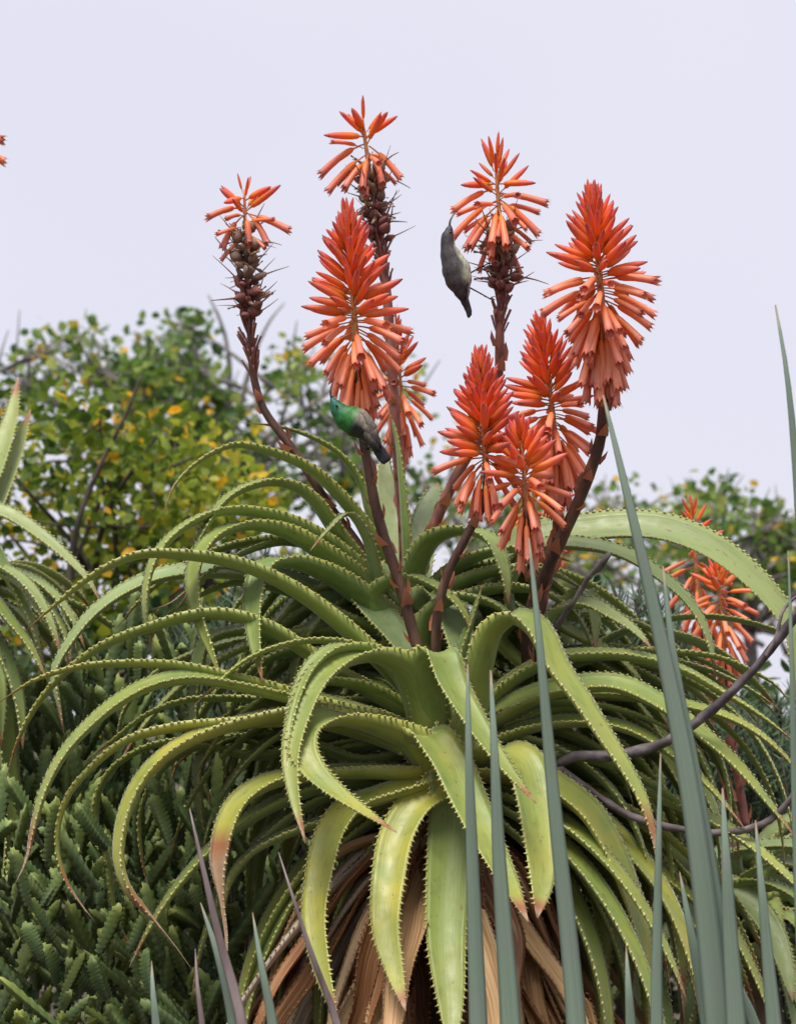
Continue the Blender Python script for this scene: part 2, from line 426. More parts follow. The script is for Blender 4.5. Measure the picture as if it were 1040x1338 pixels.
def bract_mesh():
    mb = MB(); a = [mb.add(c) for c in ((-.5, 0, 0), (.5, 0, 0), (.34, .22, .6), (-.34, .22, .6), (0, .16, 1.15), (0, .30, .2))]
    mb.face(a[0], a[5], a[3]); mb.face(a[0], a[1], a[5]); mb.face(a[1], a[2], a[5]); mb.face(a[5], a[2], a[4]); mb.face(a[5], a[4], a[3])
    return mb.mesh('bract', M_BRACT)
BR = bract_mesh()
def pedicel_mesh():
    mb = MB(); tube(mb, [(0, 0, 0), (.03, 0, .5), (.01, 0, 1)], lambda t: .055 + .02 * t, 5, 5); return mb.mesh('pedicel', M_STALKR)
PE = pedicel_mesh()

def orient(o, pos, direction, length, spin, parent_world, side=1.0):
    z = direction.normalized(); g = Vector((0, 0, -1)); x = g - z * g.dot(z)
    if x.length < .05: x = Vector((1, 0, 0)) - z * z.x
    x.normalize(); y = z.cross(x)
    m = Matrix((x, y, z)).transposed()
    if spin: m = m @ Matrix.Rotation(spin, 3, 'Z')
    o.matrix_local = Matrix.Translation(pos - parent_world) @ m.to_4x4() @ Matrix.Diagonal((length * side, length * side, length, 1))

def lin(x, tab):
    for (a, b), (c, d) in zip(tab, tab[1:]):
        if x <= c: return b + (d - b) * max(0, (x - a)) / (c - a)
    return tab[-1][1]

def spike(plant, rac, stalk, d, n=95, hor=.32, flen=46, kind='full', stalk_mat=None, r=7.5, hfrom=0, spread=1.0, bracts=True, ds=None, label=None, tight=1.0, seed=None, hlo=.17, extra=()):
    """rac: pixel points of the flower axis, bottom to top; stalk: pixel points from the leaves up to the flower axis"""
    rs = random.Random(seed if seed is not None else len(bpy.data.objects))
    ds = d if ds is None else ds
    sp_ = leaf_path(stalk, ds, d, 1) + [P(x, y, d) for x, y in rac][1:]
    mb = MB(); rr = r / 1000
    ls = sum((a - b).length for a, b in zip(sp_[:len(stalk)], sp_[1:len(stalk)])); la = sum((a - b).length for a, b in zip(sp_[len(stalk) - 1:], sp_[len(stalk):]))
    f0 = ls / (ls + la)
    c, T = tube(mb, sp_, lambda t: rr * (1.1 - .25 * t / f0) if t < f0 else rr * max(.25, .85 - .6 * (t - f0) / (1 - f0)), 46, 8, .12)
    mt = stalk_mat or M_STALK
    fk = f0 + (1 - f0) * (hlo if kind != 'spent' else hfrom)
    mb.a = [(a_[0], a_[1], min(1, max(0, (a_[0] - fk) * 14)), a_[3]) for a_ in mb.a]
    o = part('flower_spike', mb, [mt], plant, c[0]); o0 = wloc(o)
    if label: o['label'] = label
    ax, _ = spline([P(x, y, d) for x, y in rac], 60); AT = frames(ax)
    ga = rs.uniform(0, 6)
    def at_h(h): i = min(59, max(0, int(h * 60))); return ax[i].lerp(ax[i + 1], min(1, max(0, h * 60 - i))), AT[i]
    def dirv(T_, az, tilt):
        x = Vector((1, 0, 0)) - T_ * T_.x; x.normalize(); y = T_.cross(x)
        s = x * math.cos(az) + y * math.sin(az)
        return (s * math.cos(R(tilt)) + T_ * math.sin(R(tilt))), s
    def put(name, me, h, tilt, length, age=0, side=1.0, gd=True):
        nonlocal ga
        ga += 2.39996 + rs.uniform(-.25, .25)
        p, T_ = at_h(h); dv, s = dirv(T_, ga, tilt + rs.uniform(-9, 9))
        q = link(name, me, o); orient(q, p + s * rr * .4, dv, length / 1000, rs.uniform(-.4, .4) if name in ('flower', 'bud') else rs.uniform(0, 6), o0, side)
        q.color = (age, 0, 0, 1)
        return q
    tab = [(0, -74), (hor * .45, -56), (hor * .8, -24), (hor, 2), (hor + (1 - hor) * .22, 33), (hor + (1 - hor) * .6, 57), (1, 82)]
    lt = [(0, 1), (hor, 1), (hor + (1 - hor) * .25, .86), (hor + (1 - hor) * .6, .62), (1, .36)]
    if kind in ('full', 'sparse'):
        for i in range(n):
            h = ((i + rs.random()) / n) ** .92; g = h; h = hlo + (1 - hlo) * h
            if g < hfrom: continue
            tl = lin(g, tab) * (spread if g > hor else 1); L = lin(g, lt) * flen * 1.5 * rs.uniform(.88, 1.1)
            if g < hor * 1.05: put('flower', rs.choice(FL), h, tl, L, rs.uniform(.75, 1), rs.uniform(.82, .98))
            else: put('bud', rs.choice(BU), h, tl, L, max(0, .35 - (g - hor)), (.82 + .18 * g) * tight * rs.uniform(.88, 1.1))
    else:                                # going over: flowers left at the top, capsules below, bare pedicels at the foot
        hs = hfrom
        for i in range(n):
            h = hs + (1 - hs) * (i + rs.random()) / n; g = (h - hs) / (1 - hs)
            tl = lin(g, [(0, -55), (.25, -30), (.42, 12), (.62, 42), (1, 78)]) + rs.uniform(-14, 14); L = flen * 1.32 * lin(g, [(0, 1), (.5, .95), (1, .62)]) * rs.uniform(.85, 1.1)
            if g < .5: put('flower', rs.choice(FL), h, tl, L, rs.uniform(.5, .9), .85)
            else: put('bud', rs.choice(BU), h, tl, L, .1, .8)
        for i in range(40):
            h = hs * 1.04 - (hs * .62) * (i + rs.random()) / 40
            me = CA[rs.randrange(4)] if i < 22 else CA[4 + rs.randrange(3)]
            put('seed_capsule', me, h, rs.uniform(-5, 62), rs.uniform(16, 28), side=rs.uniform(.75, 1.15))
        for i in range(38):
            put('withered_flower', rs.choice(WF), hs * rs.uniform(.55, 1.12), rs.uniform(-35, 60), rs.uniform(18, 36), side=rs.uniform(.6, 1.5))
        for i in range(74):
            h = hs * .62 * (i + rs.random()) / 74
            put('pedicel', PE, h, rs.uniform(64, 80), rs.uniform(20, 36), side=.8)
    for x0, y0, x1, y1, op, *dd in extra:      # single flowers standing away from the axis
        p0 = P(x0, y0, d); p1 = P(x1, y1, d - (dd[0] if dd else .01)); q = link('flower' if op else 'bud', rs.choice(FL if op else BU), o)
        orient(q, p0, p1 - p0, (p1 - p0).length, 0, o0, .070 / (p1 - p0).length * (.95 if op else .8)); q.color = (rs.uniform(.4, .9) if op else .1, 0, 0, 1)
    if bracts:
        nb = max(3, int(ls / .022))
        for i in range(nb):
            t = (i + .5 + rs.uniform(-.3, .3)) / nb; k = min(len(c) - 2, int(t * f0 * 46)); p = c[k].lerp(c[k + 1], rs.random()); T_ = T[k]
            az = i * 2.4 + rs.random(); x = Vector((1, 0, 0)) - T_ * T_.x; x.normalize(); y = T_.cross(x); s = x * math.cos(az) + y * math.sin(az)
            q = link('bract', BR, o); z = (T_ * .93 + s * .25).normalized(); yy = (s - z * s.dot(z)).normalized(); xx = yy.cross(z)
            L = rs.uniform(.014, .024)
            q.matrix_local = Matrix.Translation(p + s * rr * .75 - o0) @ Matrix((xx, yy, z)).transposed().to_4x4() @ Matrix.Diagonal((L * .8, L * .7, L, 1))
    return o

def trunk(plant, top, foot, r=.035):
    mb = MB(); top = Vector(top); foot = Vector(foot); foot.z -= .05
    tube(mb, [foot, foot.lerp(top, .5) + Vector((.03, .02, 0)), top], lambda t: r * (1.25 - .35 * t), 26, 12, .35)
    return part('trunk', mb, M_TRUNK, plant, foot)

# ================================================================== front aloe (the big rosette)
A = thing('aloe_plant', 'large green aloe in front with arching toothed leaves and a skirt of dead brown leaves', 'aloe', ground(575, .06))
trunk(A, P(572, 990, .05), wloc(A), .045)
def lf(plant, pts, d0, d1, w=44, k=1.3, **kw): return aloe_leaf(plant, leaf_path(pts, d0, d1, k), w, **kw)
# leaves sweeping to the left
lf(A, [(540, 900), (450, 815), (388, 769), (315, 735), (242, 723), (182, 723), (129, 745), (81, 781), (32, 826)], .06, -.02, 42, yel=.15, dry=.02, roll=-6)
lf(A, [(545, 950), (480, 932), (420, 916), (350, 895), (291, 880), (226, 867), (162, 865), (101, 870), (40, 890), (-5, 921)], .02, -.07, 40, yel=.5, dry=.02, roll=-4)
lf(A, [(545, 930), (470, 890), (412, 855), (360, 820), (299, 800), (250, 802), (194, 818), (133, 842), (73, 888), (40, 931), (20, 975), (8, 1018)], .05, .0, 42, yel=.2, dry=.05, roll=-4)
lf(A, [(555, 962), (480, 932), (400, 910), (347, 897), (291, 886), (250, 882), (202, 890), (162, 909), (121, 941), (81, 985), (55, 1036), (40, 1093), (34, 1125), (20, 1155)], .0, -.14, 46, yel=.28, dry=.08, roll=14)
lf(A, [(560, 985), (480, 955), (400, 938), (323, 941), (283, 943), (226, 948), (162, 966), (117, 1002), (86, 1040), (73, 1085), (74, 1120), (84, 1150), (105, 1182), (124, 1205)], -.01, -.12, 40, yel=.5, dry=.09, roll=-4)
lf(A, [(560, 985), (480, 945), (430, 930), (380, 927), (330, 936), (280, 950), (232, 972), (194, 1003), (168, 1045), (155, 1095), (155, 1135), (168, 1168), (190, 1192), (225, 1232), (256, 1275)], -.02, -.2, 46, yel=.7, dry=.17, roll=-2, wither=.8)
lf(A, [(550, 965), (460, 935), (400, 921), (347, 913), (290, 910), (240, 914), (194, 931), (141, 971), (109, 998)], .04, .05, 34, yel=.05, dry=.06)
lf(A, [(545, 930), (510, 870), (458, 840), (410, 835), (363, 843), (323, 860), (283, 892), (248, 928)], .03, -.06, 26, yel=.35, dry=.05)
lf(A, [(545, 970), (440, 950), (370, 955), (300, 962), (190, 975), (140, 1010), (124, 1050), (126, 1085), (141, 1121), (145, 1170), (160, 1222), (190, 1252), (230, 1250)], .05, .05, 26, yel=.3, dry=.1)
lf(A, [(545, 975), (470, 960), (380, 975), (300, 960), (262, 990), (258, 1040), (268, 1100), (290, 1150)], .06, .02, 42, yel=.05, dry=.03, roll=20)
lf(A, [(545, 975), (470, 990), (400, 968), (340, 985), (250, 975), (205, 1010), (182, 1060), (184, 1120), (196, 1170)], .05, .0, 36, yel=.2, dry=.06)
# leaves coming to the front
lf(A, [(560, 965), (548, 905), (528, 866), (495, 850), (456, 854), (417, 882), (391, 936), (380, 986), (384, 1037), (399, 1102)], .0, -.24, 58, yel=.22, dry=.04, p=1.25, roll=6)
lf(A, [(555, 955), (520, 870), (470, 843), (432, 847), (405, 870), (388, 905), (376, 955), (371, 1021)], .01, -.18, 40, yel=.2, dry=.05, p=1.3)
lf(A, [(575, 985), (520, 955), (470, 938), (430, 935), (400, 948), (395, 975), (408, 1004), (434, 1030), (470, 1056), (518, 1088)], -.02, -.30, 50, yel=.45, dry=.03, p=1.5, roll=8)
lf(A, [(585, 1010), (545, 1022), (500, 1036), (462, 1050), (436, 1080), (418, 1141), (411, 1199), (420, 1262), (442, 1340)], -.03, -.26, 42, yel=.75, dry=.04, p=2.8)
lf(A, [(590, 1010), (570, 1032), (540, 1055), (520, 1090), (508, 1150), (504, 1211), (514, 1262), (530, 1322)], -.05, -.28, 42, yel=.75, dry=.04, p=2.8)
lf(A, [(590, 1010), (590, 1045), (588, 1100), (585, 1160), (583, 1230), (588, 1300), (592, 1380)], -.05, -.235, 50, yel=.12, dry=.04, p=3.4)
lf(A, [(575, 1000), (550, 968), (541, 957), (556, 956), (582, 985), (611, 1045), (638, 1102), (668, 1160), (690, 1205)], -.02, -.32, 52, yel=.5, dry=.05, p=2.4)
lf(A, [(575, 970), (562, 900), (561, 856), (572, 848), (590, 890), (622, 945), (652, 990), (700, 1050)], .0, -.22, 50, yel=.2, dry=.04, p=1.9)
lf(A, [(585, 995), (620, 985), (655, 976), (680, 988), (697, 1037), (706, 1100), (707, 1160), (702, 1200)], -.02, -.25, 52, yel=.45, dry=.04, p=3.6)
# leaves sweeping to the right
lf(A, [(590, 985), (618, 920), (628, 860), (645, 815), (674, 800), (700, 817), (727, 868), (760, 914), (790, 960), (816, 1000), (838, 1040), (853, 1087), (858, 1113), (861, 1145)], .0, -.22, 54, yel=.3, dry=.08, roll=8, p=1.5)
lf(A, [(590, 1000), (650, 1000), (700, 1010), (733, 1029), (769, 1058), (798, 1103), (820, 1156), (838, 1214), (850, 1287), (862, 1350)], -.03, -.16, 48, yel=.8, dry=.03, p=2.6, roll=18)
lf(A, [(590, 1000), (680, 1015), (750, 1045), (798, 1084), (842, 1130), (871, 1171), (896, 1229), (916, 1300), (925, 1350)], .0, -.1, 46, yel=.75, dry=.03, p=2.6, roll=20)
lf(A, [(590, 990), (700, 1030), (790, 1080), (863, 1138), (905, 1172), (958, 1220), (987, 1262), (1003, 1300)], .05, .0, 44, yel=.8, dry=.06, p=2.4, roll=16)
lf(A, [(590, 975), (640, 935), (700, 905), (762, 892), (806, 892), (857, 914), (908, 950), (958, 993), (994, 1035), (1042, 1098)], .03, -.1, 46, yel=.35, dry=.02, roll=24, p=2.0)
lf(A, [(600, 960), (660, 890), (722, 858), (784, 852), (835, 856), (894, 874), (945, 903), (996, 935), (1045, 975)], .06, .0, 42, yel=.32, dry=.02, roll=10)
lf(A, [(600, 950), (680, 890), (760, 862), (830, 848), (879, 850), (938, 857), (980, 874), (1015, 896), (1036, 925)], .1, .06, 34, yel=.2, dry=.03)
lf(A, [(600, 970), (700, 915), (790, 905), (860, 912), (901, 921), (945, 933), (985, 953), (1030, 992), (1055, 1030)], .05, -.05, 38, yel=.35, dry=.03, roll=16)
lf(A, [(600, 985), (680, 950), (750, 940), (820, 950), (880, 985), (930, 1030), (975, 1085)], .02, -.08, 36, yel=.3, dry=.03, roll=14)
lf(A, [(600, 985), (660, 955), (720, 925), (770, 930), (800, 965), (815, 1010), (830, 1060)], .06, .02, 40, yel=.1, dry=.03)
lf(A, [(600, 990), (700, 985), (780, 990), (850, 1020), (900, 1060), (935, 1120), (950, 1180)], .03, -.02, 40, yel=.15, dry=.04)
# the half dried leaf on the left
lf(A, [(560, 1005), (470, 1003), (404, 1008), (345, 1022), (310, 1048), (293, 1085), (286, 1129), (290, 1180), (296, 1230), (291, 1300)], -.01, -.22, 44, yel=.65, dry=.35, wither=.66, p=2.6, roll=4)
lf(A, [(560, 1020), (480, 1050), (420, 1071), (363, 1092), (323, 1116), (300, 1148), (291, 1200)], -.01, -.1, 40, yel=.05, dry=.04)
# leaves behind, filling the heart of the rosette
rs = random.Random(5)
for i in range(34):
    az = rs.uniform(-20, 200); el = rs.uniform(15, 70)
    aloe_leaf(A, arc_path(P(575, 985, .05), az, el, rs.uniform(.34, .55), rs.uniform(70, 130)), rs.uniform(36, 48), yel=rs.uniform(0, .2), dry=rs.uniform(.02, .06), seg=26, thick=.17)
for i in range(22):
    az = rs.choice((rs.uniform(165, 225), rs.uniform(-45, 15))); el = rs.uniform(-25, 15)
    aloe_leaf(A, arc_path(P(575, 1030, .05), az, el, rs.uniform(.4, .6), rs.uniform(60, 100)), rs.uniform(36, 46), yel=rs.uniform(.05, .4), dry=rs.uniform(.03, .1), seg=26)
# dead skirt
for i in range(74):
    az = rs.uniform(-215, 35); el = rs.uniform(-62, -28)
    b = P(577 + rs.uniform(-20, 20), rs.uniform(1050, 1170), .05 + rs.uniform(-.02, .03)) + Vector((math.cos(R(az)), math.sin(R(az)), 0)) * .035
    aloe_leaf(A, arc_path(b, az, el, rs.uniform(.38, .62), rs.uniform(15, 55), curl=rs.uniform(-25, 25)), rs.uniform(20, 46), roll=rs.uniform(-30, 30), twist=rs.uniform(-90, 90), channel=rs.uniform(.25, .55), thick=.05,
              p=2.4, name='dead_leaf', mat=M_DEAD, seg=22, ts=.7, wig=.5)
for pts, w in (([(560, 1090), (470, 1160), (420, 1230), (380, 1338), (365, 1400)], 38), ([(565, 1100), (500, 1180), (470, 1260), (455, 1345), (450, 1400)], 36), ([(555, 1080), (430, 1120), (380, 1200), (350, 1300), (340, 1380)], 34),
               ([(600, 1090), (650, 1140), (690, 1200), (705, 1300), (715, 1390)], 40), ([(560, 1060), (535, 1110), (530, 1170), (545, 1250), (560, 1380)], 40), ([(600, 1080), (640, 1180), (655, 1260), (660, 1390)], 38), ([(600, 1070), (680, 1130), (725, 1200), (750, 1300)], 34)):
    aloe_leaf(A, leaf_path(pts, .0, -.1), w, name='dead_leaf', mat=M_DEAD, seg=24, channel=.35, thick=.06, p=3, ts=.8, wig=.4, twist=rs.uniform(-40, 40))
# its two flower spikes
spike(A, [(470, 540), (464, 430), (454, 281)], [(575, 965), (562, 905), (545, 845), (518, 750), (495, 680), (480, 605), (470, 540)], .03, 150, .36, 47, r=7.5, ds=.03, seed=3)
spike(A, [(632, 655), (632, 560), (628, 470)], [(580, 960), (570, 880), (572, 800), (585, 750), (610, 700), (632, 655)], -.02, 128, .18, 42, r=6.5, ds=.02, tight=1.1, seed=8)

# ================================================================== rear aloe (upper rosette)
B = thing('aloe_plant', 'tall aloe behind the big front rosette with faded seed-bearing flower spikes', 'aloe', ground(535, .34))
trunk(B, P(535, 800, .26), wloc(B), .04)
dB = .22
lf(B, [(530, 785), (505, 730), (471, 676), (440, 640), (409, 612), (347, 586), (307, 579), (262, 599), (228, 633), (213, 672)], dB, dB - .1, 38, yel=.12, dry=.03, p=1.5)
lf(B, [(530, 785), (505, 720), (482, 664), (475, 636), (444, 592), (392, 564), (355, 555), (315, 552)], dB + .03, dB, 24, yel=.1, dry=.1)
lf(B, [(530, 790), (475, 735), (440, 690), (409, 648), (385, 632), (351, 627), (299, 647), (262, 697), (240, 750)], dB - .02, dB - .14, 42, yel=.05, dry=.03, roll=6)
lf(B, [(525, 800), (470, 740), (420, 700), (363, 673), (291, 665), (242, 685), (210, 714), (194, 748), (189, 802), (200, 858)], dB - .02, dB - .2, 40, yel=.05, dry=.02, p=2.4)
lf(B, [(525, 810), (470, 755), (420, 718), (363, 688), (315, 684), (275, 702), (255, 735), (254, 785), (279, 860), (290, 890)], dB - .03, dB - .24, 42, yel=.05, dry=.02, p=2.4)
lf(B, [(525, 820), (470, 775), (420, 743), (375, 730), (345, 738), (332, 775), (332, 830), (343, 890)], dB - .05, dB - .26, 48, yel=.02, dry=.02, p=2.2)
lf(B, [(520, 830), (460, 800), (400, 765), (340, 748), (263, 744), (210, 750), (162, 770), (121, 800), (89, 840), (70, 878), (77, 923), (84, 960)], dB - .04, dB - .12, 44, yel=.02, dry=.02, p=2.6, roll=24, blu=.5)
lf(B, [(520, 830), (420, 789), (363, 768), (307, 760), (258, 778), (214, 807), (190, 850)], dB - .03, dB - .05, 30, yel=.05, dry=.05)
lf(B, [(520, 830), (420, 790), (340, 752), (283, 741), (250, 766), (218, 790), (194, 797)], dB - .06, dB - .16, 22, yel=.2, dry=.12)
lf(B, [(520, 840), (430, 830), (340, 832), (260, 850), (200, 880), (160, 930), (150, 990)], dB, dB, 38, yel=.02, blu=.4, roll=10)
lf(B, [(520, 840), (420, 850), (320, 820), (270, 835), (256, 880), (252, 940), (262, 1010), (285, 1070)], dB - .04, dB - .14, 40, yel=.02, roll=10, p=2.6)
lf(B, [(520, 840), (430, 850), (380, 848), (330, 872), (300, 930), (290, 990), (300, 1040)], dB - .06, dB - .1, 38, yel=.03)
# upright leaves in the middle
lf(B, [(530, 790), (520, 745), (512, 690), (506, 640), (503, 610), (505, 590)], dB + .02, dB + .14, 36, p=5, yel=.0, dry=.0, blu=.9, thick=.1)
lf(B, [(536, 790), (536, 740), (532, 680), (526, 620), (518, 565), (506, 530)], dB + .0, dB + .02, 34, yel=.05, dry=.04)
lf(B, [(540, 790), (546, 735), (554, 690), (562, 655), (572, 630)], dB + .04, dB + .16, 42, p=5, yel=.0, dry=.0, blu=.9, thick=.1)
lf(B, [(535, 790), (545, 735), (565, 703), (603, 690), (640, 702), (658, 740), (665, 790)], dB - .02, dB - .16, 40, p=2.6, yel=.04, dry=.02)
lf(B, [(545, 800), (580, 750), (630, 722), (690, 716), (750, 735)], dB, dB - .08, 40, yel=.02, blu=.2)
lf(B, [(545, 805), (590, 765), (650, 742), (720, 745), (770, 775)], dB - .02, dB - .1, 42, yel=.02, blu=.2)
lf(B, [(545, 810), (600, 780), (660, 765), (720, 775), (760, 810), (780, 860)], dB - .03, dB - .12, 40, yel=.05, blu=.2)
lf(B, [(530, 800), (500, 770), (478, 700), (455, 670), (430, 690), (405, 720)], dB - .05, dB - .14, 24, yel=.1, blu=.5, dry=.05)
lf(B, [(505, 770), (478, 752), (470, 762), (485, 788), (520, 832), (552, 885)], dB - .03, dB - .2, 46, yel=.04, blu=.6, p=3)
lf(B, [(545, 790), (568, 772), (582, 780), (592, 805), (602, 845), (612, 900)], dB - .03, dB - .22, 44, yel=.04, blu=.6, p=2.6)
lf(B, [(545, 860), (560, 800), (595, 778), (650, 790), (690, 830)], dB - .08, dB - .14, 42, yel=.06)
lf(B, [(590, 890), (604, 840), (618, 800), (630, 765)], dB - .16, dB - .14, 28, yel=.05, dry=.03)
lf(B, [(520, 840), (490, 775), (527, 752), (565, 762), (600, 790), (620, 830)], dB - .06, dB - .16, 34, yel=.05)
rs = random.Random(17)
for i in range(30):
    az = rs.uniform(0, 360); el = rs.uniform(20, 60)
    if 225 < az < 330: az -= 120
    aloe_leaf(B, arc_path(P(535, 800, .24), az, el, rs.uniform(.32, .5), rs.uniform(80, 150)), rs.uniform(34, 44), yel=rs.uniform(0, .15), dry=rs.uniform(.02, .06), blu=rs.uniform(.1, .5), seg=26)
for i in range(16):
    az = rs.choice((rs.uniform(150, 215), rs.uniform(-35, 30))); el = rs.uniform(-10, 30)
    aloe_leaf(B, arc_path(P(535, 860, .25), az, el, rs.uniform(.4, .55), rs.uniform(70, 120)), rs.uniform(34, 44), yel=rs.uniform(0, .2), dry=rs.uniform(.02, .08), blu=rs.uniform(.1, .4), seg=26)
spike(B, [(333, 500), (326, 420), (319, 247)], [(520, 800), (470, 715), (430, 660), (385, 590), (345, 535), (333, 500)], .22, 12, flen=36, extra=[(318,281,280,313,1),(319,272,271,266,1,.02),(320,275,359,306,1),(321,278,381,292,1),(321,276,365,239,0),(320,262,353,241,0),(319,270,286,247,0),(319,258,292,262,0,.03),(320,280,330,305,1,.03)], kind='spent', hfrom=.74, r=6.5, stalk_mat=M_STALK, ds=.2, seed=21)
spike(B, [(505, 380), (492, 290), (473, 153)], [(530, 790), (528, 700), (520, 600), (512, 480), (505, 380)], .26, 14, flen=40, extra=[(480,186,411,210,1),(479,178,423,175,0,.03),(481,200,420,237,1),(482,206,444,238,1,.03),(482,190,530,224,1),(483,200,508,226,1,.03),(480,178,518,149,0),(479,180,506,145,0,.03),(477,176,445,143,0),(477,172,460,140,0,.02),(482,200,470,232,1,.05)], kind='spent', hfrom=.66, r=8, stalk_mat=M_STALKR, seed=22)
spike(B, [(526, 590), (524, 510), (516, 425)], [(536, 780), (532, 700), (526, 640), (526, 590)], .30, 60, .45, 36, r=5, stalk_mat=M_STALKR, bracts=False, seed=23)
spike(B, [(653, 440), (655, 340), (647, 204)], [(545, 800), (552, 730), (575, 668), (604, 608), (638, 550), (651, 490), (653, 440)], .16, 34, flen=42, extra=[(648,262,583,293,1),(650,268,596,311,1),(651,275,608,316,1,.02),(649,246,587,257,1),(650,252,716,255,1),(650,258,710,297,1),(651,262,676,280,1,.05),(649,240,700,236,0),(648,240,602,242,0,.02),(651,268,640,312,1,.05),(651,270,665,310,1,.05)], kind='spent', hfrom=.56, r=7.5, stalk_mat=M_STALKR, ds=.22, seed=24)

# ================================================================== right aloe
Cc = thing('aloe_plant', 'aloe with three orange flower spikes on thick brown stalks beside the tall blue-green blades', 'aloe', ground(700, .34))
trunk(Cc, P(700, 880, .24), wloc(Cc), .04)
dC = .18
lf(Cc, [(690, 860), (640, 770), (665, 715), (710, 697), (755, 692), (806, 686), (865, 689), (923, 710), (971, 743), (1007, 779), (1033, 816), (1040, 855), (1043, 905), (1043, 960)], dC + .04, dC - .08, 52, roll=46, yel=.08, blu=.55, p=3)
lf(Cc, [(690, 860), (660, 770), (697, 715), (770, 711), (817, 723), (865, 753), (901, 786), (923, 825), (932, 862), (935, 890)], dC, dC - .1, 36, roll=26, yel=.1, blu=.5, p=2.4)
lf(Cc, [(700, 870), (720, 800), (766, 786), (799, 802), (832, 825), (853, 850)], dC - .05, dC - .16, 34, roll=20, yel=.1, blu=.5)
lf(Cc, [(700, 880), (720, 815), (770, 800), (840, 815), (890, 850), (920, 900)], dC, dC, 34, roll=10, yel=.1, blu=.4)
lf(Cc, [(700, 880), (740, 790), (765, 770), (776, 800), (778, 850)], dC + .02, dC - .1, 34, yel=.15, blu=.3)
lf(Cc, [(700, 890), (650, 830), (690, 800), (760, 830), (820, 870), (860, 930)], dC - .02, dC - .08, 42, roll=10, yel=.2)
lf(Cc, [(700, 890), (740, 850), (800, 872), (850, 910), (880, 960)], dC - .04, dC - .12, 40, roll=10, yel=.2)
rs = random.Random(29)
for i in range(36):
    az = rs.uniform(-60, 200); el = rs.uniform(5, 55)
    aloe_leaf(Cc, arc_path(P(700, 890 + rs.uniform(-20, 50), .22), az, el, rs.uniform(.34, .55), rs.uniform(70, 130)), rs.uniform(34, 46), yel=rs.uniform(0, .25), dry=rs.uniform(.02, .06), blu=rs.uniform(.1, .4), seg=26, thick=.17)
for i in range(22):
    az = rs.uniform(-70, 30); el = rs.uniform(-35, 15)
    aloe_leaf(Cc, arc_path(P(700, 1000 + rs.uniform(-30, 90), .2), az, el, rs.uniform(.34, .55), rs.uniform(50, 100)), rs.uniform(34, 46), yel=rs.uniform(0, .4), dry=rs.uniform(.02, .1), blu=rs.uniform(.0, .4), seg=26)
spike(Cc, [(790, 505), (786, 400), (774, 257)], [(690, 870), (692, 805), (706, 765), (732, 708), (762, 640), (784, 575), (790, 505)], -.02, 165, .47, 46, r=8.5, ds=.12, seed=31)
spike(Cc, [(728, 650), (722, 540), (707, 427)], [(695, 860), (712, 770), (724, 720), (728, 650)], .06, 130, .42, 44, r=6.5, stalk_mat=M_STALKR, ds=.14, seed=32)
spike(Cc, [(690, 700), (686, 640), (680, 560)], [(705, 890), (700, 800), (694, 745), (690, 700)], -.04, 60, .42, 44, r=5.5, ds=.06, seed=33)
spike(Cc, [(706, 730), (702, 690), (696, 640)], [(700, 880), (708, 800), (706, 730)], .30, 34, .6, 40, r=5, stalk_mat=M_STALKR, bracts=False, seed=34)
mb = MB(); c, T = tube(mb, leaf_path([(705, 880), (722, 828), (748, 788), (775, 748), (797, 724)], .06, -.02), lambda t: .004 - .001 * t + (.0014 if .84 < t < .99 else 0), 30, 7, .7)
part('dry_flower_stalk', mb, M_WOOD, Cc, c[0])

# ================================================================== aloe at the left edge
E = thing('aloe_plant', 'pale arching aloe leaves reaching in beside the yellow-leaved tree', 'aloe', ground(-110, .45))
trunk(E, P(-90, 800, .4), wloc(E), .04)
dE = .36
lf(E, [(-90, 790), (-60, 690), (-20, 664), (10, 670), (45, 692), (82, 722), (115, 757), (133, 790)], dE, dE - .08, 34, roll=30, blu=.8, p=2.0)
lf(E, [(-90, 790), (-55, 690), (-20, 700), (5, 740), (26, 778), (46, 825), (58, 880)], dE - .03, dE - .1, 40, blu=.1)
lf(E, [(-90, 800), (-50, 745), (-15, 775), (15, 812), (40, 845), (62, 890)], dE - .04, dE - .14, 34)
lf(E, [(-90, 810), (-45, 790), (-10, 830), (12, 870), (26, 920), (30, 980)], dE - .03, dE - .12, 40)
lf(E, [(-90, 810), (-60, 830), (-20, 860), (4, 920), (12, 1000), (16, 1080), (8, 1160), (-4, 1240)], dE - .03, dE - .12, 40, p=3)
lf(E, [(-90, 800), (-40, 680), (-5, 600), (14, 545), (24, 492)], .45, .75, 46, blu=.25, p=2.6)
lf(E, [(-90, 800), (-30, 700), (8, 620), (26, 575), (40, 535)], .45, .75, 46, blu=.25, p=2.6)
lf(E, [(-90, 800), (-40, 720), (-5, 670), (8, 630), (14, 600)], .42, .7, 42, blu=.15, p=2.6)
rs = random.Random(41)
for i in range(26):
    aloe_leaf(E, arc_path(P(-90, 810, .4), rs.uniform(-50, 120) if i % 3 else rs.uniform(120, 310), rs.uniform(10, 60), rs.uniform(.25, .42), rs.uniform(70, 130)), rs.uniform(30, 42), blu=rs.uniform(.1, .5), dry=.04, seg=22)
spike(E, [(-66, 350), (-65, 260), (-63, 75)], [(-90, 800), (-76, 560), (-66, 350)], .3, 70, .62, 48, seed=44)

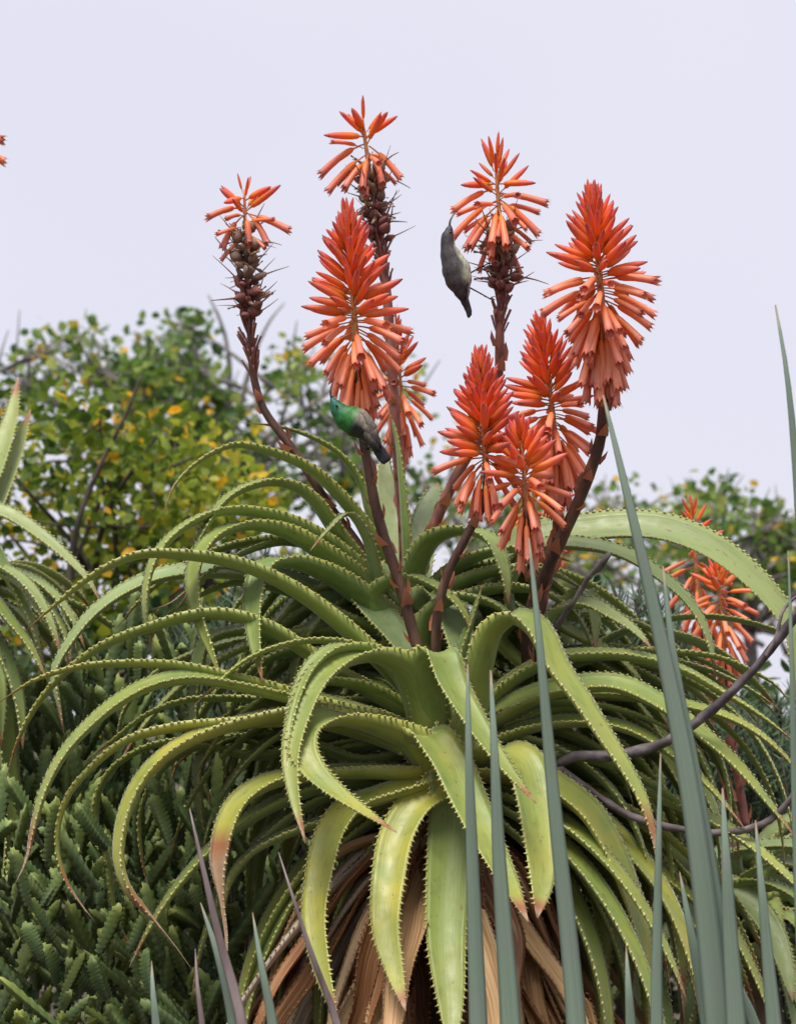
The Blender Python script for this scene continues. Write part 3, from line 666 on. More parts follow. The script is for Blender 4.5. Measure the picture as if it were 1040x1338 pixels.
# ================================================================== aloe behind on the right
G = thing('aloe_plant', 'distant aloe with two ragged red flower spikes in front of the leafy tree at right', 'aloe', ground(965, .75))
trunk(G, P(975, 1100, .65), wloc(G), .04)
spike(G, [(918, 870), (912, 780), (904, 660)], [(965, 1080), (935, 980), (918, 870)], .55, 46, .62, 38, r=6, stalk_mat=M_STALKR, seed=51)
spike(G, [(948, 880), (944, 830), (938, 745)], [(975, 1080), (955, 960), (948, 880)], .5, 52, .70, 38, r=6, stalk_mat=M_STALKR, seed=52)
lf(G, [(960, 1150), (960, 1115), (1000, 1104), (1040, 1104), (1080, 1120)], .45, .3, 36, blu=.7, roll=20)
lf(G, [(950, 1170), (985, 1135), (1030, 1125), (1080, 1150)], .45, .3, 34, blu=.6, roll=20)
lf(G, [(930, 1150), (958, 1162), (987, 1185), (1010, 1218), (1026, 1262), (1036, 1310)], .4, .25, 36, blu=.5, roll=26, p=2.6)
lf(G, [(940, 1170), (980, 1150), (1030, 1165), (1070, 1200)], .42, .3, 34, blu=.3)
rs = random.Random(53)
for i in range(40):
    aloe_leaf(G, arc_path(P(985, 1120 + rs.uniform(-20, 140), .58), rs.uniform(0, 360), rs.uniform(-10, 60), rs.uniform(.22, .42), rs.uniform(70, 130)), rs.uniform(28, 42), blu=rs.uniform(.1, .6), yel=rs.uniform(0, .2), dry=.04, seg=22)

# ================================================================== blue-green sword blades in front
def blade(plant, tip, mids, root, d, w=26, name='blade', mat=None, curl=.25, twist=0):
    pts = [root] + [P(x, y, d) for x, y in mids[::-1]] + [P(tip[0], tip[1], d + .02)]
    c, L = spline(pts, 60); T = frames(c); mbm = MB(); rings = []; w = w / 1000 * (3 + d) / 3
    # width is given where the blade leaves the picture; it grows slightly towards the root
    Ltop = (P(*mids[-1], d) - P(*tip, d)).length
    for i, p in enumerate(c):
        t = i / 60; s = (1 - t) * L; ww = w * min(1.35, .08 + .92 * (s / Ltop) ** .75)
        t_ = T[i]; wv = Vector((1, 0, 0)); wv = Matrix.Rotation(R(twist), 3, 'Z') @ wv; wv = (wv - t_ * wv.dot(t_)).normalized(); n = wv.cross(t_)
        if n.y > 0: n = -n
        ring = []
        for k, (s_, h) in enumerate(((-1, 0), (-.6, .12), (0, .2), (.6, .12), (1, 0), (.6, -.22), (0, -.32), (-.6, -.22))):
            ring.append(mbm.add(p + wv * s_ * ww / 2 - n * h * ww * curl * 2, (t, (s_ + 1) / 2, 0, 0)))
        rings.append(ring)
    for i in range(60):
        for k in range(8): mbm.face(rings[i][k], rings[i][(k + 1) % 8], rings[i + 1][(k + 1) % 8], rings[i + 1][k])
    mbm.face(*rings[0][::-1]); mbm.face(*rings[-1])
    return part(name, mbm, mat or M_BLADE, plant, root)
K1 = thing('sword_leaf_plant', 'three narrow blue-green sword blades rising before the dead leaf skirt', 'plant', ground(730, -.5))
def rt(K, dx, dy): v = wloc(K); return Vector((v.x + dx, v.y + dy, -.03))
blade(K1, (611, 868), [(612, 960), (617, 1120), (625, 1338)], rt(K1, -.05, 0), -.5, 25, twist=10)
blade(K1, (641, 876), [(645, 960), (652, 1120), (667, 1338)], rt(K1, -.02, .03), -.5, 28, twist=-10)
blade(K1, (691, 703), [(703, 820), (721, 1020), (753, 1338)], rt(K1, .03, 0), -.48, 27, twist=5)
K2 = thing('sword_leaf_plant', 'clump of tall blue-green sword blades crossing the right-hand aloe leaves', 'plant', ground(1040, -.45))
blade(K2, (788, 516), [(818, 640), (866, 850), (905, 1060), (938, 1338)], rt(K2, -.03, 0), -.48, 36, twist=8)
blade(K2, (866, 740), [(880, 860), (905, 1000), (930, 1160), (956, 1338)], rt(K2, 0, .03), -.46, 30, twist=-8)
blade(K2, (863, 985), [(861, 1080), (859, 1200), (858, 1338)], rt(K2, -.08, 0), -.5, 17)
blade(K2, (944, 1030), [(948, 1110), (954, 1220), (962, 1338)], rt(K2, -.02, -.03), -.5, 27)
blade(K2, (987, 1072), [(994, 1150), (1002, 1240), (1011, 1338)], rt(K2, .04, .0), -.5, 21)
blade(K2, (1013, 398), [(1027, 480), (1040, 610), (1052, 800), (1068, 1100), (1076, 1338)], rt(K2, .06, .03), -.46, 27)
blade(K2, (1030, 720), [(1034, 850), (1038, 1010), (1044, 1180), (1052, 1338)], rt(K2, .05, .03), -.46, 16)
blade(K2, (818, 1238), [(821, 1290), (824, 1338)], rt(K2, -.1, .02), -.42, 14)
for tip, bot, w in (((888, 1140), (925, 1338), 20), ((925, 1210), (985, 1338), 16)):
    blade(K2, tip, [((tip[0] * 2 + bot[0]) / 3, (tip[1] * 2 + bot[1]) / 3), bot], rt(K2, random.uniform(-.05, .05), .04), -.4, w)
K3 = thing('sword_leaf_plant', 'short blue-green blades with withered grey ones at the foot of the knobbly succulent bush', 'plant', ground(330, -.4))
blade(K3, (330, 1193), [(341, 1260), (356, 1338)], rt(K3, 0, 0), -.42, 14)
blade(K3, (198, 1256), [(200, 1300), (204, 1338)], rt(K3, -.05, 0), -.42, 11)
blade(K3, (262, 1180), [(285, 1250), (306, 1338)], rt(K3, -.02, .02), -.38, 17)
blade(K3, (248, 1058), [(262, 1120), (285, 1220), (316, 1338)], rt(K3, -.02, .0), -.40, 15, 'dry_blade', M_DRYB)
blade(K3, (364, 1114), [(385, 1180), (410, 1255), (440, 1338)], rt(K3, .03, .0), -.42, 10, 'dry_blade', M_DRYB)
blade(K3, (255, 1240), [(258, 1290), (264, 1338)], rt(K3, -.04, .02), -.40, 8, 'dry_blade', M_DRYB)

# ================================================================== bare shrub with purple-grey branches
H = thing('bare_shrub', 'leafless shrub whose purple-grey branches curve through the aloe leaves', 'shrub', ground(735, .02))
mb = MB(); tube(mb, [wloc(H) - Vector((0, 0, .04)), P(745, 1400, .02), P(735, 1150, .02), P(728, 1000, -.02)], lambda t: .014 - .004 * t, 24, 8, .3)
part('trunk', mb, M_WOOD, H, wloc(H))
def limb(pts, d0, d1, r0, r1):
    mb = MB(); c, T = tube(mb, leaf_path(pts, d0, d1, 1), lambda t: r0 + (r1 - r0) * t, 40, 8, .45)
    part('branch', mb, M_WOOD, H, c[0])
limb([(728, 1000), (745, 990), (800, 988), (858, 974), (908, 945), (960, 900), (1000, 858), (1040, 803), (1085, 730)], -.02, -.12, .0072, .005)
limb([(728, 1000), (755, 1022), (785, 1044), (830, 1069), (888, 1084), (940, 1089), (1000, 1075), (1040, 1035), (1070, 980)], -.02, -.1, .0052, .0042)
limb([(1000, 858), (1015, 830), (1022, 800), (1050, 770)], -.1, -.08, .003, .0015)

# ================================================================== knobbly succulent bushes
def mat_succ():
    g = NG('succulent_stem'); u, v, k, a = g.attr(); oi = g.n('ShaderNodeObjectInfo'); n = g.noise(50, 4)
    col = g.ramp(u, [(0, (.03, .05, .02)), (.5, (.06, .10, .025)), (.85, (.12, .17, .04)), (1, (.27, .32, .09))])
    col = g.mix(1, col, g.ramp(oi.outputs['Random'], [(0, (.7, .8, .9)), (.5, (1, 1, 1)), (1, (1.25, 1.15, .8))]), 'MULTIPLY')
    col = g.mix(g.math('MULTIPLY', k, .55), col, (.26, .32, .10))
    col = g.mix(g.ramp(n, [(.5, 0), (.8, .4)]), col, (.20, .22, .16))
    return g.done(col, .55, .4, n, .3, .002)
M_SUCC = mat_succ()
def succ_mesh(seed):
    """a four-ranked stem of short stacked leaves: blunt, with saw-toothed edges"""
    rs = random.Random(seed); mb = MB(); n = 13; r0 = .085
    bend = rs.uniform(-.12, .12); bend2 = rs.uniform(-.12, .12)
    def cen(z): return Vector((bend * z * z, bend2 * z * z, z))
    rad = lambda z: r0 * (.75 + .5 * math.sin(min(1, z * 1.1) * math.pi * .75)) * (1 if z < .9 else max(.25, (1 - z) * 10))
    nr = 3 + rs.randrange(2); K = nr * 2; rings = []; n = rs.randrange(9, 13)
    for i in range(n * 2 + 1):
        z = i / (n * 2); c = cen(z) * 1.0; rr = rad(z); ring = []
        for k in range(K):
            a = 2 * math.pi * k / K + .3 * z; rib = k % 2 == 0
            f = (1.5 if (i + k // 2) % 2 == 0 else 1.08) * rs.uniform(.9, 1.1) if rib else .62
            ring.append(mb.add(c + Vector((math.cos(a), math.sin(a), 0)) * rr * f + Vector((0, 0, .025 if rib and (i + k // 2) % 2 == 0 else 0)), (z, 0, .8 if f > 1.3 else 0, 0)))
        rings.append(ring)
    for i in range(n * 2):
        for k in range(K): mb.face(rings[i][k], rings[i][(k + 1) % K], rings[i + 1][(k + 1) % K], rings[i + 1][k])
    mb.face(*rings[-1])
    return mb.mesh('stem', M_SUCC)
SM = [succ_mesh(i) for i in range(7)]
def succulent(label, gx, gd, region, n, seed, lens=(.07, .13), lean=(-.35, .1)):
    t = thing('succulent_bush', label, 'succulent', ground(gx, gd)); rs = random.Random(seed); tl = wloc(t)
    # woody core
    mb = MB()
    for i in range(14):
        x = rs.uniform(region[0], region[2]); y = rs.uniform(region[1], region[3]) + 190; d = rs.uniform(*region[4:6])
        tube(mb, [tl + Vector((rs.uniform(-.1, .1), rs.uniform(-.05, .05), 0)), tl.lerp(P(x, y, d), .5) + Vector((0, 0, -.08)), P(x, y, d)], lambda u: .010 * (1 - u) + .0006, 10, 6, .2)
    part('woody_base', mb, M_BARK, t, tl)
    for i in range(n):
        x = rs.uniform(region[0], region[2]); y = region[1] + (region[3] - region[1]) * rs.random() ** .85; d = rs.uniform(*region[4:6])
        L = rs.uniform(*lens) * rs.choice((.7, 1, 1.2))
        o = link('stem', rs.choice(SM), t)
        dv = Vector((rs.uniform(*lean), rs.uniform(-.6, .2), 1)).normalized(); z = dv; xx = Vector((1, 0, 0)) - z * z.x; xx.normalize(); yy = z.cross(xx)
        wd = rs.uniform(.045, .09)
        o.matrix_local = Matrix.Translation(P(x, y, d) - tl) @ Matrix((xx, yy, z)).transposed().to_4x4() @ Matrix.Rotation(rs.uniform(0, 6), 4, 'Z') @ Matrix.Diagonal((wd, wd, L, 1))
    return t
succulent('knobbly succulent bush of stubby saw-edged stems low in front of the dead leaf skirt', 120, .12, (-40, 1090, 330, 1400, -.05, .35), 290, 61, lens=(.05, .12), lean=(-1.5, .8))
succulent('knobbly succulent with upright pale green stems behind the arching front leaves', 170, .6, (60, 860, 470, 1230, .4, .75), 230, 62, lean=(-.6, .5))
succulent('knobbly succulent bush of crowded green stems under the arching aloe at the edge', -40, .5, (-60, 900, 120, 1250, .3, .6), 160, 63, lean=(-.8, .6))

# ================================================================== trees and bushes behind
def leaf_quads(mb, p, rs, size, rnd, up=.5):
    z = Vector((rs.gauss(0, 1), rs.gauss(0, 1), rs.gauss(0, 1) + up)).normalized()
    x = z.orthogonal().normalized(); x = Matrix.Rotation(rs.uniform(0, 6.28), 3, z) @ x; y = z.cross(x)
    L = size * rs.uniform(.7, 1.3); w = L * rs.uniform(.34, .46); f = L * .10
    i = [mb.add(q, (0, 0, 0, rnd)) for q in (p, p + x * L * .35 + y * w + z * f, p + x * L * .75 + y * w * .8 + z * f, p + x * L, p + x * L * .75 - y * w * .8 + z * f, p + x * L * .35 - y * w + z * f, p + x * L * .5)]
    mb.face(i[0], i[6], i[1]); mb.face(i[1], i[6], i[2]); mb.face(i[2], i[6], i[3]); mb.face(i[0], i[5], i[6]); mb.face(i[5], i[4], i[6]); mb.face(i[4], i[3], i[6])
def tree(name, label, cat, gx, d, blobs, nclump, per, size, mat, seed, bark, spread=.07, twigs=0, twig_mat=None, dspread=.5, tr=.03, twig_len=.35):
    """blobs: (px, py, rx, ry) ellipses of the crown; every clump of leaves sits on its own limb"""
    rs = random.Random(seed); t = thing(name, label, cat, ground(gx, d)); tl = wloc(t); sc = (3 + d) / 3 / 1000
    cx = sum(b[0] for b in blobs) / len(blobs); cy = sum(b[1] + b[3] for b in blobs) / len(blobs)
    fork = P((cx + gx) / 2, cy + 60, d); fork.z = max(.5, fork.z)
    mbt = MB(); tube(mbt, [tl - Vector((0, 0, .05)), tl.lerp(fork, .5) + Vector((.04, 0, 0)), fork], lambda u: tr * (1.1 - .4 * u), 16, 9, .2)
    mbl = MB(); area = [b[2] * b[3] for b in blobs]; ends = []
    for i in range(nclump):
        b = rs.choices(blobs, area)[0]; a = rs.uniform(0, 6.28); r = rs.random() ** .45
        x, y = b[0] + b[2] * r * math.cos(a), b[1] + b[3] * r * math.sin(a)
        e = P(x, y, d + rs.uniform(-dspread, dspread)); ends.append(e)
        shade = rs.gauss(0, .17)
        for k in range(per):
            gg = lambda: max(-1.5, min(1.5, rs.gauss(0, 1))) * spread
            p = e + Vector((gg(), gg(), gg() * .8))
            rnd = min(1, max(0, .42 + shade + rs.gauss(0, .16)))
            if rs.random() < .05: rnd = rs.uniform(.9, 1)
            leaf_quads(mbl, p, rs, size, rnd)
        if i % 3 == 0:
            m = fork.lerp(e, .55) + Vector((rs.uniform(-.1, .1), rs.uniform(-.1, .1), rs.uniform(-.12, .05)))
            tube(mbt, [fork, m, e], lambda u: tr * .38 * (1 - .8 * u) + .002, 8, 5, .1)
        else:
            q = min(ends[:-1] or [fork], key=lambda v: (v - e).length)
            tube(mbt, [q, q.lerp(e, .5) + Vector((rs.uniform(-.03, .03), 0, rs.uniform(-.03, .03))), e], lambda u: .004 - .002 * u, 5, 4)
    part('trunk', mbt, bark, t, tl)
    part('crown', mbl, mat, t, tl, 'stuff', smooth=False)
    if twigs:
        mbw = MB()
        for i in range(twigs):
            e = rs.choice(ends); L = twig_len * rs.uniform(.5, 1.3); dv = Vector((rs.uniform(-1.1, 1.1), rs.uniform(-.4, .4), rs.uniform(.25, 1))).normalized()
            a = e - dv * L * .8; mid = a + dv * L * .55 + Vector((rs.uniform(-.03, .03), 0, 0)); tip = a + dv * L
            tube(mbw, [a, mid, tip], lambda u: .008 * (1 - .75 * u), 7, 4)
            for q in range(rs.randrange(2, 5)):
                s = a.lerp(tip, rs.uniform(.3, .9)); dd = (dv + Vector((rs.uniform(-.9, .9), rs.uniform(-.5, .5), rs.uniform(-.3, .6)))).normalized() * L * rs.uniform(.2, .45)
                tube(mbw, [s, s + dd * .5 + Vector((0, 0, .008)), s + dd], lambda u: .0042 * (1 - .6 * u), 4, 4)
        part('bare_twigs', mbw, twig_mat or M_GREYBARK, t, tl, 'stuff')
    return t
LR1 = [(0, (.03, .065, .012)), (.3, (.085, .14, .016)), (.5, (.185, .245, .026)), (.72, (.33, .35, .04)), (.87, (.40, .36, .04)), (.9, (.55, .36, .02)), (1, (.65, .32, .02))]
LR2 = [(0, (0.026, 0.064, 0.019)), (.3, (0.064, 0.136, 0.029)), (.55, (0.136, 0.224, 0.048)), (.75, (0.256, 0.320, 0.080)), (.88, (.26, .27, .06)), (.9, (.48, .36, .03)), (1, (.6, .38, .04))]
LR3 = [(0, (.012, .032, .012)), (.4, (.03, .065, .025)), (.7, (.065, .11, .045)), (1, (.12, .16, .08))]  # hedge leaves: the low background's shade is put into this dark colour
M_L1 = mat_tree_leaf('yellow_green_leaf', LR1); M_L2 = mat_tree_leaf('green_leaf', LR2); M_L3 = mat_tree_leaf('shade_dark_leaf', LR3)
tree('broadleaf_tree', 'bushy yellow-green tree with a dark slanting stem behind the left aloe leaves', 'tree', 90, 2.2,
     [(90, 700, 170, 170), (200, 635, 120, 90), (50, 585, 90, 60), (270, 720, 110, 120), (140, 850, 180, 100)], 112, 44, .028, M_L1, 71, M_BARK, .055, dspread=.4, tr=.022)
tree('broadleaf_tree', 'taller green tree with bare grey twigs at its top behind the drooping faded spike', 'tree', 260, 4.2,
     [(100, 462, 48, 28), (160, 492, 50, 26), (232, 452, 40, 42), (215, 505, 60, 40), (35, 505, 50, 22), (290, 512, 35, 40), (220, 560, 130, 40), (395, 495, 28, 38), (440, 555, 60, 30), (525, 510, 14, 50), (350, 620, 130, 40)], 112, 26, .033, M_L2, 72, M_GREYBARK, .052, twigs=55, dspread=.6, tr=.04, twig_len=.36)
tree('broadleaf_tree', 'low green tree with open twiggy crown behind the orange bud spike', 'tree', 630, 4.4,
     [(592, 600, 26, 40), (560, 640, 40, 50), (640, 690, 60, 40), (735, 690, 40, 25), (812, 668, 36, 26), (760, 750, 120, 40)], 50, 24, .033, M_L2, 73, M_GREYBARK, .055, twigs=40, dspread=.5, tr=.03)
tree('broadleaf_tree', 'leafy green tree with yellow specks behind the ragged red spikes', 'tree', 990, 4.0,
     [(932, 668, 36, 26), (985, 712, 45, 35), (1055, 735, 40, 40), (890, 720, 40, 40), (1000, 775, 50, 30), (950, 745, 70, 35)], 62, 26, .032, M_L2, 74, M_GREYBARK, .055, twigs=45, dspread=.5, tr=.03)
tree('shrub', 'added hedge shrub with shade painted into its dark leaves behind the rear rosette', 'shrub', 350, 1.7,
     [(330, 900, 220, 110), (200, 1000, 220, 120), (480, 900, 160, 100), (0, 980, 150, 150), (350, 1150, 300, 150), (100, 1200, 250, 150)], 260, 26, .034, M_L3, 75, M_BARK, .06, dspread=.3, tr=.02)  # hedge added as dark fill for the shaded background
tree('shrub', 'added hedge shrub with shade painted into its dark leaves behind the right-hand aloe', 'shrub', 800, 1.7,
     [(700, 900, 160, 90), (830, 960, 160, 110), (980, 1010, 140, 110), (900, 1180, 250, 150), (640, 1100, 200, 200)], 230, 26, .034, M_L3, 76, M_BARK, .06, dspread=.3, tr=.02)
# the stems that show: one dark and slanting on the nearer tree, grey ones through the open crown of the taller tree
t1, t2 = [o for o in COL.objects if o.get('category') == 'tree'][:2]
def stem(t, pts, d, r0, r1, mat):
    mb = MB(); c, T = tube(mb, leaf_path(pts, d, d), lambda t_: r0 + (r1 - r0) * t_, 30, 7, .3); part('stem', mb, mat, t, c[0])
stem(t1, [(78, 1000), (85, 850), (100, 690), (130, 610), (165, 540), (185, 490)], 1.75, .012, .003, M_BARK)
for pts, r0, r1 in (([(262, 800), (275, 680), (282, 590), (300, 500), (292, 430), (272, 385)], .026, .003), ([(282, 600), (310, 540), (330, 470), (352, 420), (372, 395)], .015, .002), ([(290, 520), (262, 470), (240, 430), (232, 400)], .011, .002),
                    ([(275, 690), (230, 600), (180, 520), (120, 470), (75, 430)], .016, .002), ([(280, 640), (360, 560), (420, 520), (470, 470), (500, 440)], .016, .002), ([(290, 720), (380, 640), (450, 590), (540, 520), (575, 470)], .016, .002), ([(150, 495), (130, 450), (105, 425)], .007, .0015), ([(420, 520), (430, 470), (420, 440)], .007, .0015)):
    stem(t2, pts, 4.0, r0, r1, M_GREYBARK)

# needle-leaved bush
def needle_bush(label, gx, d, blobs, n, seed, L=.05):
    t = thing('needle_bush', label, 'bush', ground(gx, d)); tl = wloc(t); rs = random.Random(seed); mbl = MB(); mbs = MB()
    for b in blobs:
        for i in range(n):
            x = b[0] + rs.uniform(-1, 1) * b[2]; y = b[1] + rs.uniform(-1, 1) * b[3]; dd = d + rs.uniform(-.2, .2)
            tip = P(x, y, dd); dv = Vector((rs.uniform(-.5, .5), rs.uniform(-.5, .3), 1)).normalized(); ln = rs.uniform(.1, .2); foot = tip - dv * ln
            tube(mbs, [foot, foot.lerp(tip, .5) + Vector((rs.uniform(-.01, .01), 0, 0)), tip], .0022, 4, 4)
            for k in range(26):
                p = foot.lerp(tip, (k + rs.random()) / 26); a = rs.uniform(0, 6.28); x_ = dv.orthogonal().normalized(); y_ = dv.cross(x_)
                o = (x_ * math.cos(a) + y_ * math.sin(a)) * .85 + dv * .6; s = o.cross(dv).normalized() * .0022; l = L * rs.uniform(.6, 1.1); r_ = rs.random()
                i0 = mbl.add(p - s, (0, 0, 0, r_)); i1 = mbl.add(p + s, (0, 0, 0, r_)); i2 = mbl.add(p + o * l * .6 + s * .9, (0, 0, 0, r_)); i3 = mbl.add(p + o * l, (0, 0, 0, r_)); i4 = mbl.add(p + o * l * .6 - s * .9, (0, 0, 0, r_))
                mbl.face(i0, i1, i2, i4); mbl.face(i4, i2, i3)
    for i in range(10):
        b = rs.choice(blobs); tube(mbs, [tl, tl.lerp(P(b[0], b[1], d), .5), P(b[0] + rs.uniform(-.6, .6) * b[2], b[1] + b[3] * .6, d)], lambda u: .01 - .006 * u, 8, 5)
    part('stems', mbs, M_BARK, t, tl, 'stuff'); part('foliage', mbl, M_L4, t, tl, 'stuff', smooth=False)
M_L4 = mat_tree_leaf('needle_leaf', [(0, (.035, .07, .045)), (.5, (.075, .13, .085)), (1, (.16, .22, .15))])
needle_bush('blue-green needle-leaved bush growing below the ragged red spikes', 990, .85, [(990, 960, 70, 60), (960, 1060, 110, 80), (1010, 1180, 60, 90)], 70, 81)
needle_bush('blue-green needle-leaved bush behind the pale upright centre leaves', 400, .9, [(400, 760, 110, 40), (330, 840, 130, 60), (820, 800, 70, 40)], 50, 82)

# ================================================================== birds
def bird_body(spine, colf, sides=18, sub=30):
    """spine: (px, py, d, half width in picture, half depth) from the face to the tail end"""
    pts = [Vector((P(a, b, c).x, P(a, b, c).y, P(a, b, c).z)) for a, b, c, *_ in spine]; n = sub
    L = [0]
    for a, b in zip(pts, pts[1:]): L.append(L[-1] + (a - b).length)
    c, tot = spline(pts, n); T = frames(c); mb = MB(); rings = []
    def rad(t, k):
        s = t * tot
        for i in range(len(L) - 1):
            if s <= L[i + 1] + 1e-9:
                f = (s - L[i]) / (L[i + 1] - L[i]); f = f * f * (3 - 2 * f); return spine[i][k] + (spine[i + 1][k] - spine[i][k]) * f
        return spine[-1][k]
    for i, p in enumerate(c):
        t = i / n; t_ = T[i]; view = (p - CP).normalized(); w = view.cross(t_).normalized(); dpt = t_.cross(w).normalized()
        ring = []
        for k in range(sides):
            a = 2 * math.pi * k / sides
            q = p + w * math.cos(a) * rad(t, 3) / 1000 + dpt * math.sin(a) * rad(t, 4) / 1000
            q += (q - p) * .05 * mnoise.noise(q * 300)
            ring.append(mb.add(q, (*colf(t, math.cos(a), math.sin(a)), 1)))
        rings.append(ring)
    for i in range(n):
        for k in range(sides): mb.face(rings[i][k], rings[i][(k + 1) % sides], rings[i + 1][(k + 1) % sides], rings[i + 1][k])
    mb.face(*rings[0][::-1]); mb.face(*rings[-1]); return mb
def mat_feather(name, metallic=0):
    g = NG(name); a = g.n('ShaderNodeAttribute', attribute_name='ac'); n = g.noise(1, 3, None, (260, 260, 130))
    col = g.mix(1, a.outputs['Color'], g.ramp(n, [(.3, .62), (.7, 1.25)]), 'MULTIPLY')
    return g.done(col, .55, .4, n, .6, .0015)
M_FEATH = mat_feather('feathers')
M_BILL = mat_simple('bill', [(.3, (.012, .012, .014)), (.7, (.03, .03, .034))], 80, rough=.35)
M_EYE = mat_simple('eye', [(.3, (.006, .005, .005)), (.7, (.012, .01, .01))], 80, rough=.08)
def sphere(mb, c, r):
    rings = []
    for i in range(1, 7):
        th = math.pi * i / 7; rings.append([mb.add(c + Vector((math.sin(th) * math.cos(k * math.pi / 5), math.sin(th) * math.sin(k * math.pi / 5), math.cos(th))) * r) for k in range(10)])
    for i in range(5):
        for k in range(10): mb.face(rings[i][k], rings[i][(k + 1) % 10], rings[i + 1][(k + 1) % 10], rings[i + 1][k])
    mb.face(*rings[0][::-1]); mb.face(*rings[-1])
def wing(root, outline, thick, colf, c0, layers=5):
    """folded wing: overlapping long feathers, each a thin lens; outline gives (px0,py0,px1,py1,d0,d1,w)"""
    mb = MB()
    for j, (x0, y0, x1, y1, d0, d1, w) in enumerate(outline):
        c, L = spline([P(x0, y0, d0), P((x0 + x1) / 2, (y0 + y1) / 2, (d0 + d1) / 2 - .003), P(x1, y1, d1)], 10); T = frames(c); rings = []
        for i, p in enumerate(c):
            t = i / 10; view = (p - CP).normalized(); wv = view.cross(T[i]).normalized(); n = T[i].cross(wv); ww = w / 1000 * (.45 + .8 * math.sin(min(1, t * 1.1) * math.pi * .55)) * (1 if t < .8 else max(.15, 1 - (t - .8) * 4))
            rings.append([mb.add(p + wv * s * ww + n * h * thick, (*colf(t, s, j), 1)) for s, h in ((-1, 0), (0, -1), (1, 0), (0, .6))])
        for i in range(10):
            for k in range(4): mb.face(rings[i][k], rings[i][(k + 1) % 4], rings[i + 1][(k + 1) % 4], rings[i + 1][k])
        mb.face(*rings[-1]); mb.face(*rings[0][::-1])
    return part('wing', mb, M_FEATH, root, c0)
def legs(root, pairs):
    for pts in pairs:
        mb = MB(); c, T = tube(mb, [P(*p) for p in pts], lambda t: .0012 - .0003 * t, 10, 5)
        e = c[-1]
        for a in (-.9, -.3, .3, 2.9):
            v = Vector((math.cos(a) * .9, -.3 + .2 * math.sin(a), math.sin(a))).normalized() * .008
            tube(mb, [e, e + v * .6 + Vector((0, -.001, .001)), e + v], lambda t: .0009 - .0004 * t, 4, 4)
        part('leg', mb, M_BILL, root, c[0])
# green-headed bird on the centre stalk
d1 = -.02
b1 = thing('bird', 'sunbird with glossy green head perched on the stalk under the large open spike', 'bird', P(476, 578, d1 + .03))
GREEN = (.012, .16, .07); GREEN2 = (.02, .15, .022); TAUPE = (.30, .25, .20); DARK = (.022, .022, .03); TEAL = (.01, .10, .08)
def mixc(a, b, f): f = max(0, min(1, f)); return tuple(x + (y - x) * f for x, y in zip(a, b))
def col1(t, w, d):      # w > 0 is the upper right side (the back)
    base = mixc(TAUPE, DARK, (.18 - w) * 3.2)
    g = mixc(TEAL, GREEN2, (t - .05) * 4.5) if t > .04 else TEAL
    c = mixc(g, base, (t - .34) * 11)
    return mixc(c, DARK, (t - .66) * 9)
sp1 = [(433, 520, d1, 2.0, 2.0), (437, 527, d1, 7.0, 6.5), (443, 536, d1, 11.5, 10), (453, 545, d1, 17, 14), (466, 552, d1, 19.5, 17), (477, 561, d1, 16, 14), (484, 571, d1, 9.5, 9), (491, 582, d1, 7, 4), (499, 594, d1, 8, 2.2), (504, 601, d1, 7.5, 1.6), (506, 604, d1, 5, 1)]
def sgn(spine):
    p, q = P(*spine[2][:3]), P(*spine[4][:3]); t_ = (q - p).normalized(); w = (p - CP).normalized().cross(t_); return 1 if (w.dot(CR) + w.dot(CU)) > 0 else -1
s1 = sgn(sp1); mbb = bird_body(sp1, lambda t, w, d: col1(t, w * s1, d)); part('body', mbb, M_FEATH, b1, wloc(b1))
wing(b1, [(462, 541, 497, 590, d1 - .010, d1 - .004, 5.0), (466, 538, 498, 585, d1 - .011, d1 - .004, 5.0), (470, 536, 494, 576, d1 - .011, d1 - .006, 5.5), (473, 537, 490, 566, d1 - .011, d1 - .008, 5.5), (463, 545, 493, 588, d1 - .011, d1 - .005, 4)], .002, lambda t, s, j: mixc((.20, .17, .14), (.035, .033, .038), (t - .4) * 2.2 if j in (0, 1, 4) else t - .6), P(466, 542, d1))
mb = MB(); tube(mb, [P(434, 523, d1), P(432, 514, d1 + .002), P(433, 504, d1 + .006), P(437, 494, d1 + .010)], lambda t: .0019 * (1 - .8 * t), 10, 6); part('bill', mb, M_BILL, b1, P(434, 523, d1))
mb = MB(); sphere(mb, P(440, 530, d1 - .0095), .0017); part('eye', mb, M_EYE, b1, P(440, 530, d1 - .0095))
legs(b1, [[(470, 568, d1 + .005), (472, 576, d1 + .02), (478, 580, d1 + .038)], [(476, 567, d1 + .008), (479, 578, d1 + .02), (480, 587, d1 + .038)]])
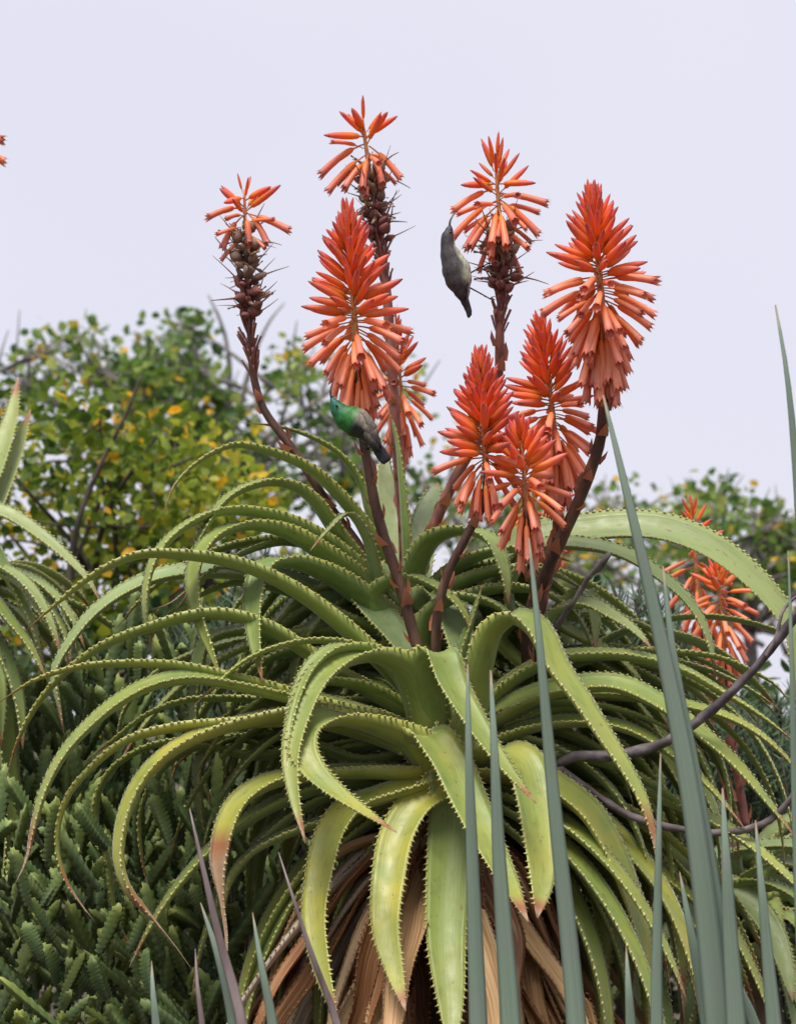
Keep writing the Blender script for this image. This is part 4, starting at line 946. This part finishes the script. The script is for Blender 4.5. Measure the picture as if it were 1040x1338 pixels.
# grey bird clinging to the faded spike
d2 = .13
b2 = thing('bird', 'grey sunbird with pale belly clinging to the side of the half-faded spike', 'bird', P(624, 385, d2))
GREY = (.055, .05, .054); GREY2 = (.034, .032, .037); PALE = (.42, .43, .31)
def col2(t, w, d):      # w > 0 is the right (belly) side
    c = mixc(GREY2, GREY, t * 4)
    c = mixc(c, PALE, (w - .35 - abs(t - .55) * 1.2) * 5)
    return mixc(c, (.03, .03, .038), (t - .72) * 8)
sp2 = [(588, 294, d2, 1.8, 1.8), (587, 300, d2, 5.5, 5.5), (585, 309, d2, 9.0, 9), (585, 320, d2, 10, 10), (589, 334, d2, 14.5, 13), (596, 352, d2, 19.5, 16), (600, 368, d2, 18, 15), (604, 382, d2, 11, 10), (607, 392, d2, 6, 6), (611, 402, d2, 4.8, 3), (613, 410, d2, 4.0, 2), (612, 415, d2, 1.2, 1)]
def sgn2(spine):
    p, q = P(*spine[4][:3]), P(*spine[6][:3]); t_ = (q - p).normalized(); w = (p - CP).normalized().cross(t_); return 1 if w.dot(CR) > 0 else -1
s2 = sgn2(sp2); mbb = bird_body(sp2, lambda t, w, d: col2(t, w * s2, d)); part('body', mbb, M_FEATH, b2, wloc(b2))
wing(b2, [(583, 332, 604, 392, d2 - .008, d2 - .005, 4.5), (587, 331, 607, 393, d2 - .008, d2 - .005, 5), (592, 333, 609, 390, d2 - .008, d2 - .006, 5.2), (597, 336, 609, 382, d2 - .008, d2 - .008, 5.2)], .002, lambda t, s, j: mixc((.062, .056, .06), (.03, .028, .033), t), P(590, 334, d2))
mb = MB(); tube(mb, [P(587.5, 297, d2), P(588, 289, d2 + .003), P(592, 281, d2 + .006), P(598, 275, d2 + .01)], lambda t: .0019 * (1 - .8 * t), 10, 6); part('bill', mb, M_BILL, b2, P(588, 296, d2))
mb = MB(); sphere(mb, P(588.5, 303, d2 - .0065), .0015); part('eye', mb, M_EYE, b2, P(588, 303, d2 - .0065))
legs(b2, [[(611, 374, d2), (624, 381, d2 + .006), (640, 390, d2 + .022)], [(612, 358, d2), (622, 352, d2 + .01), (638, 344, d2 + .025)]])
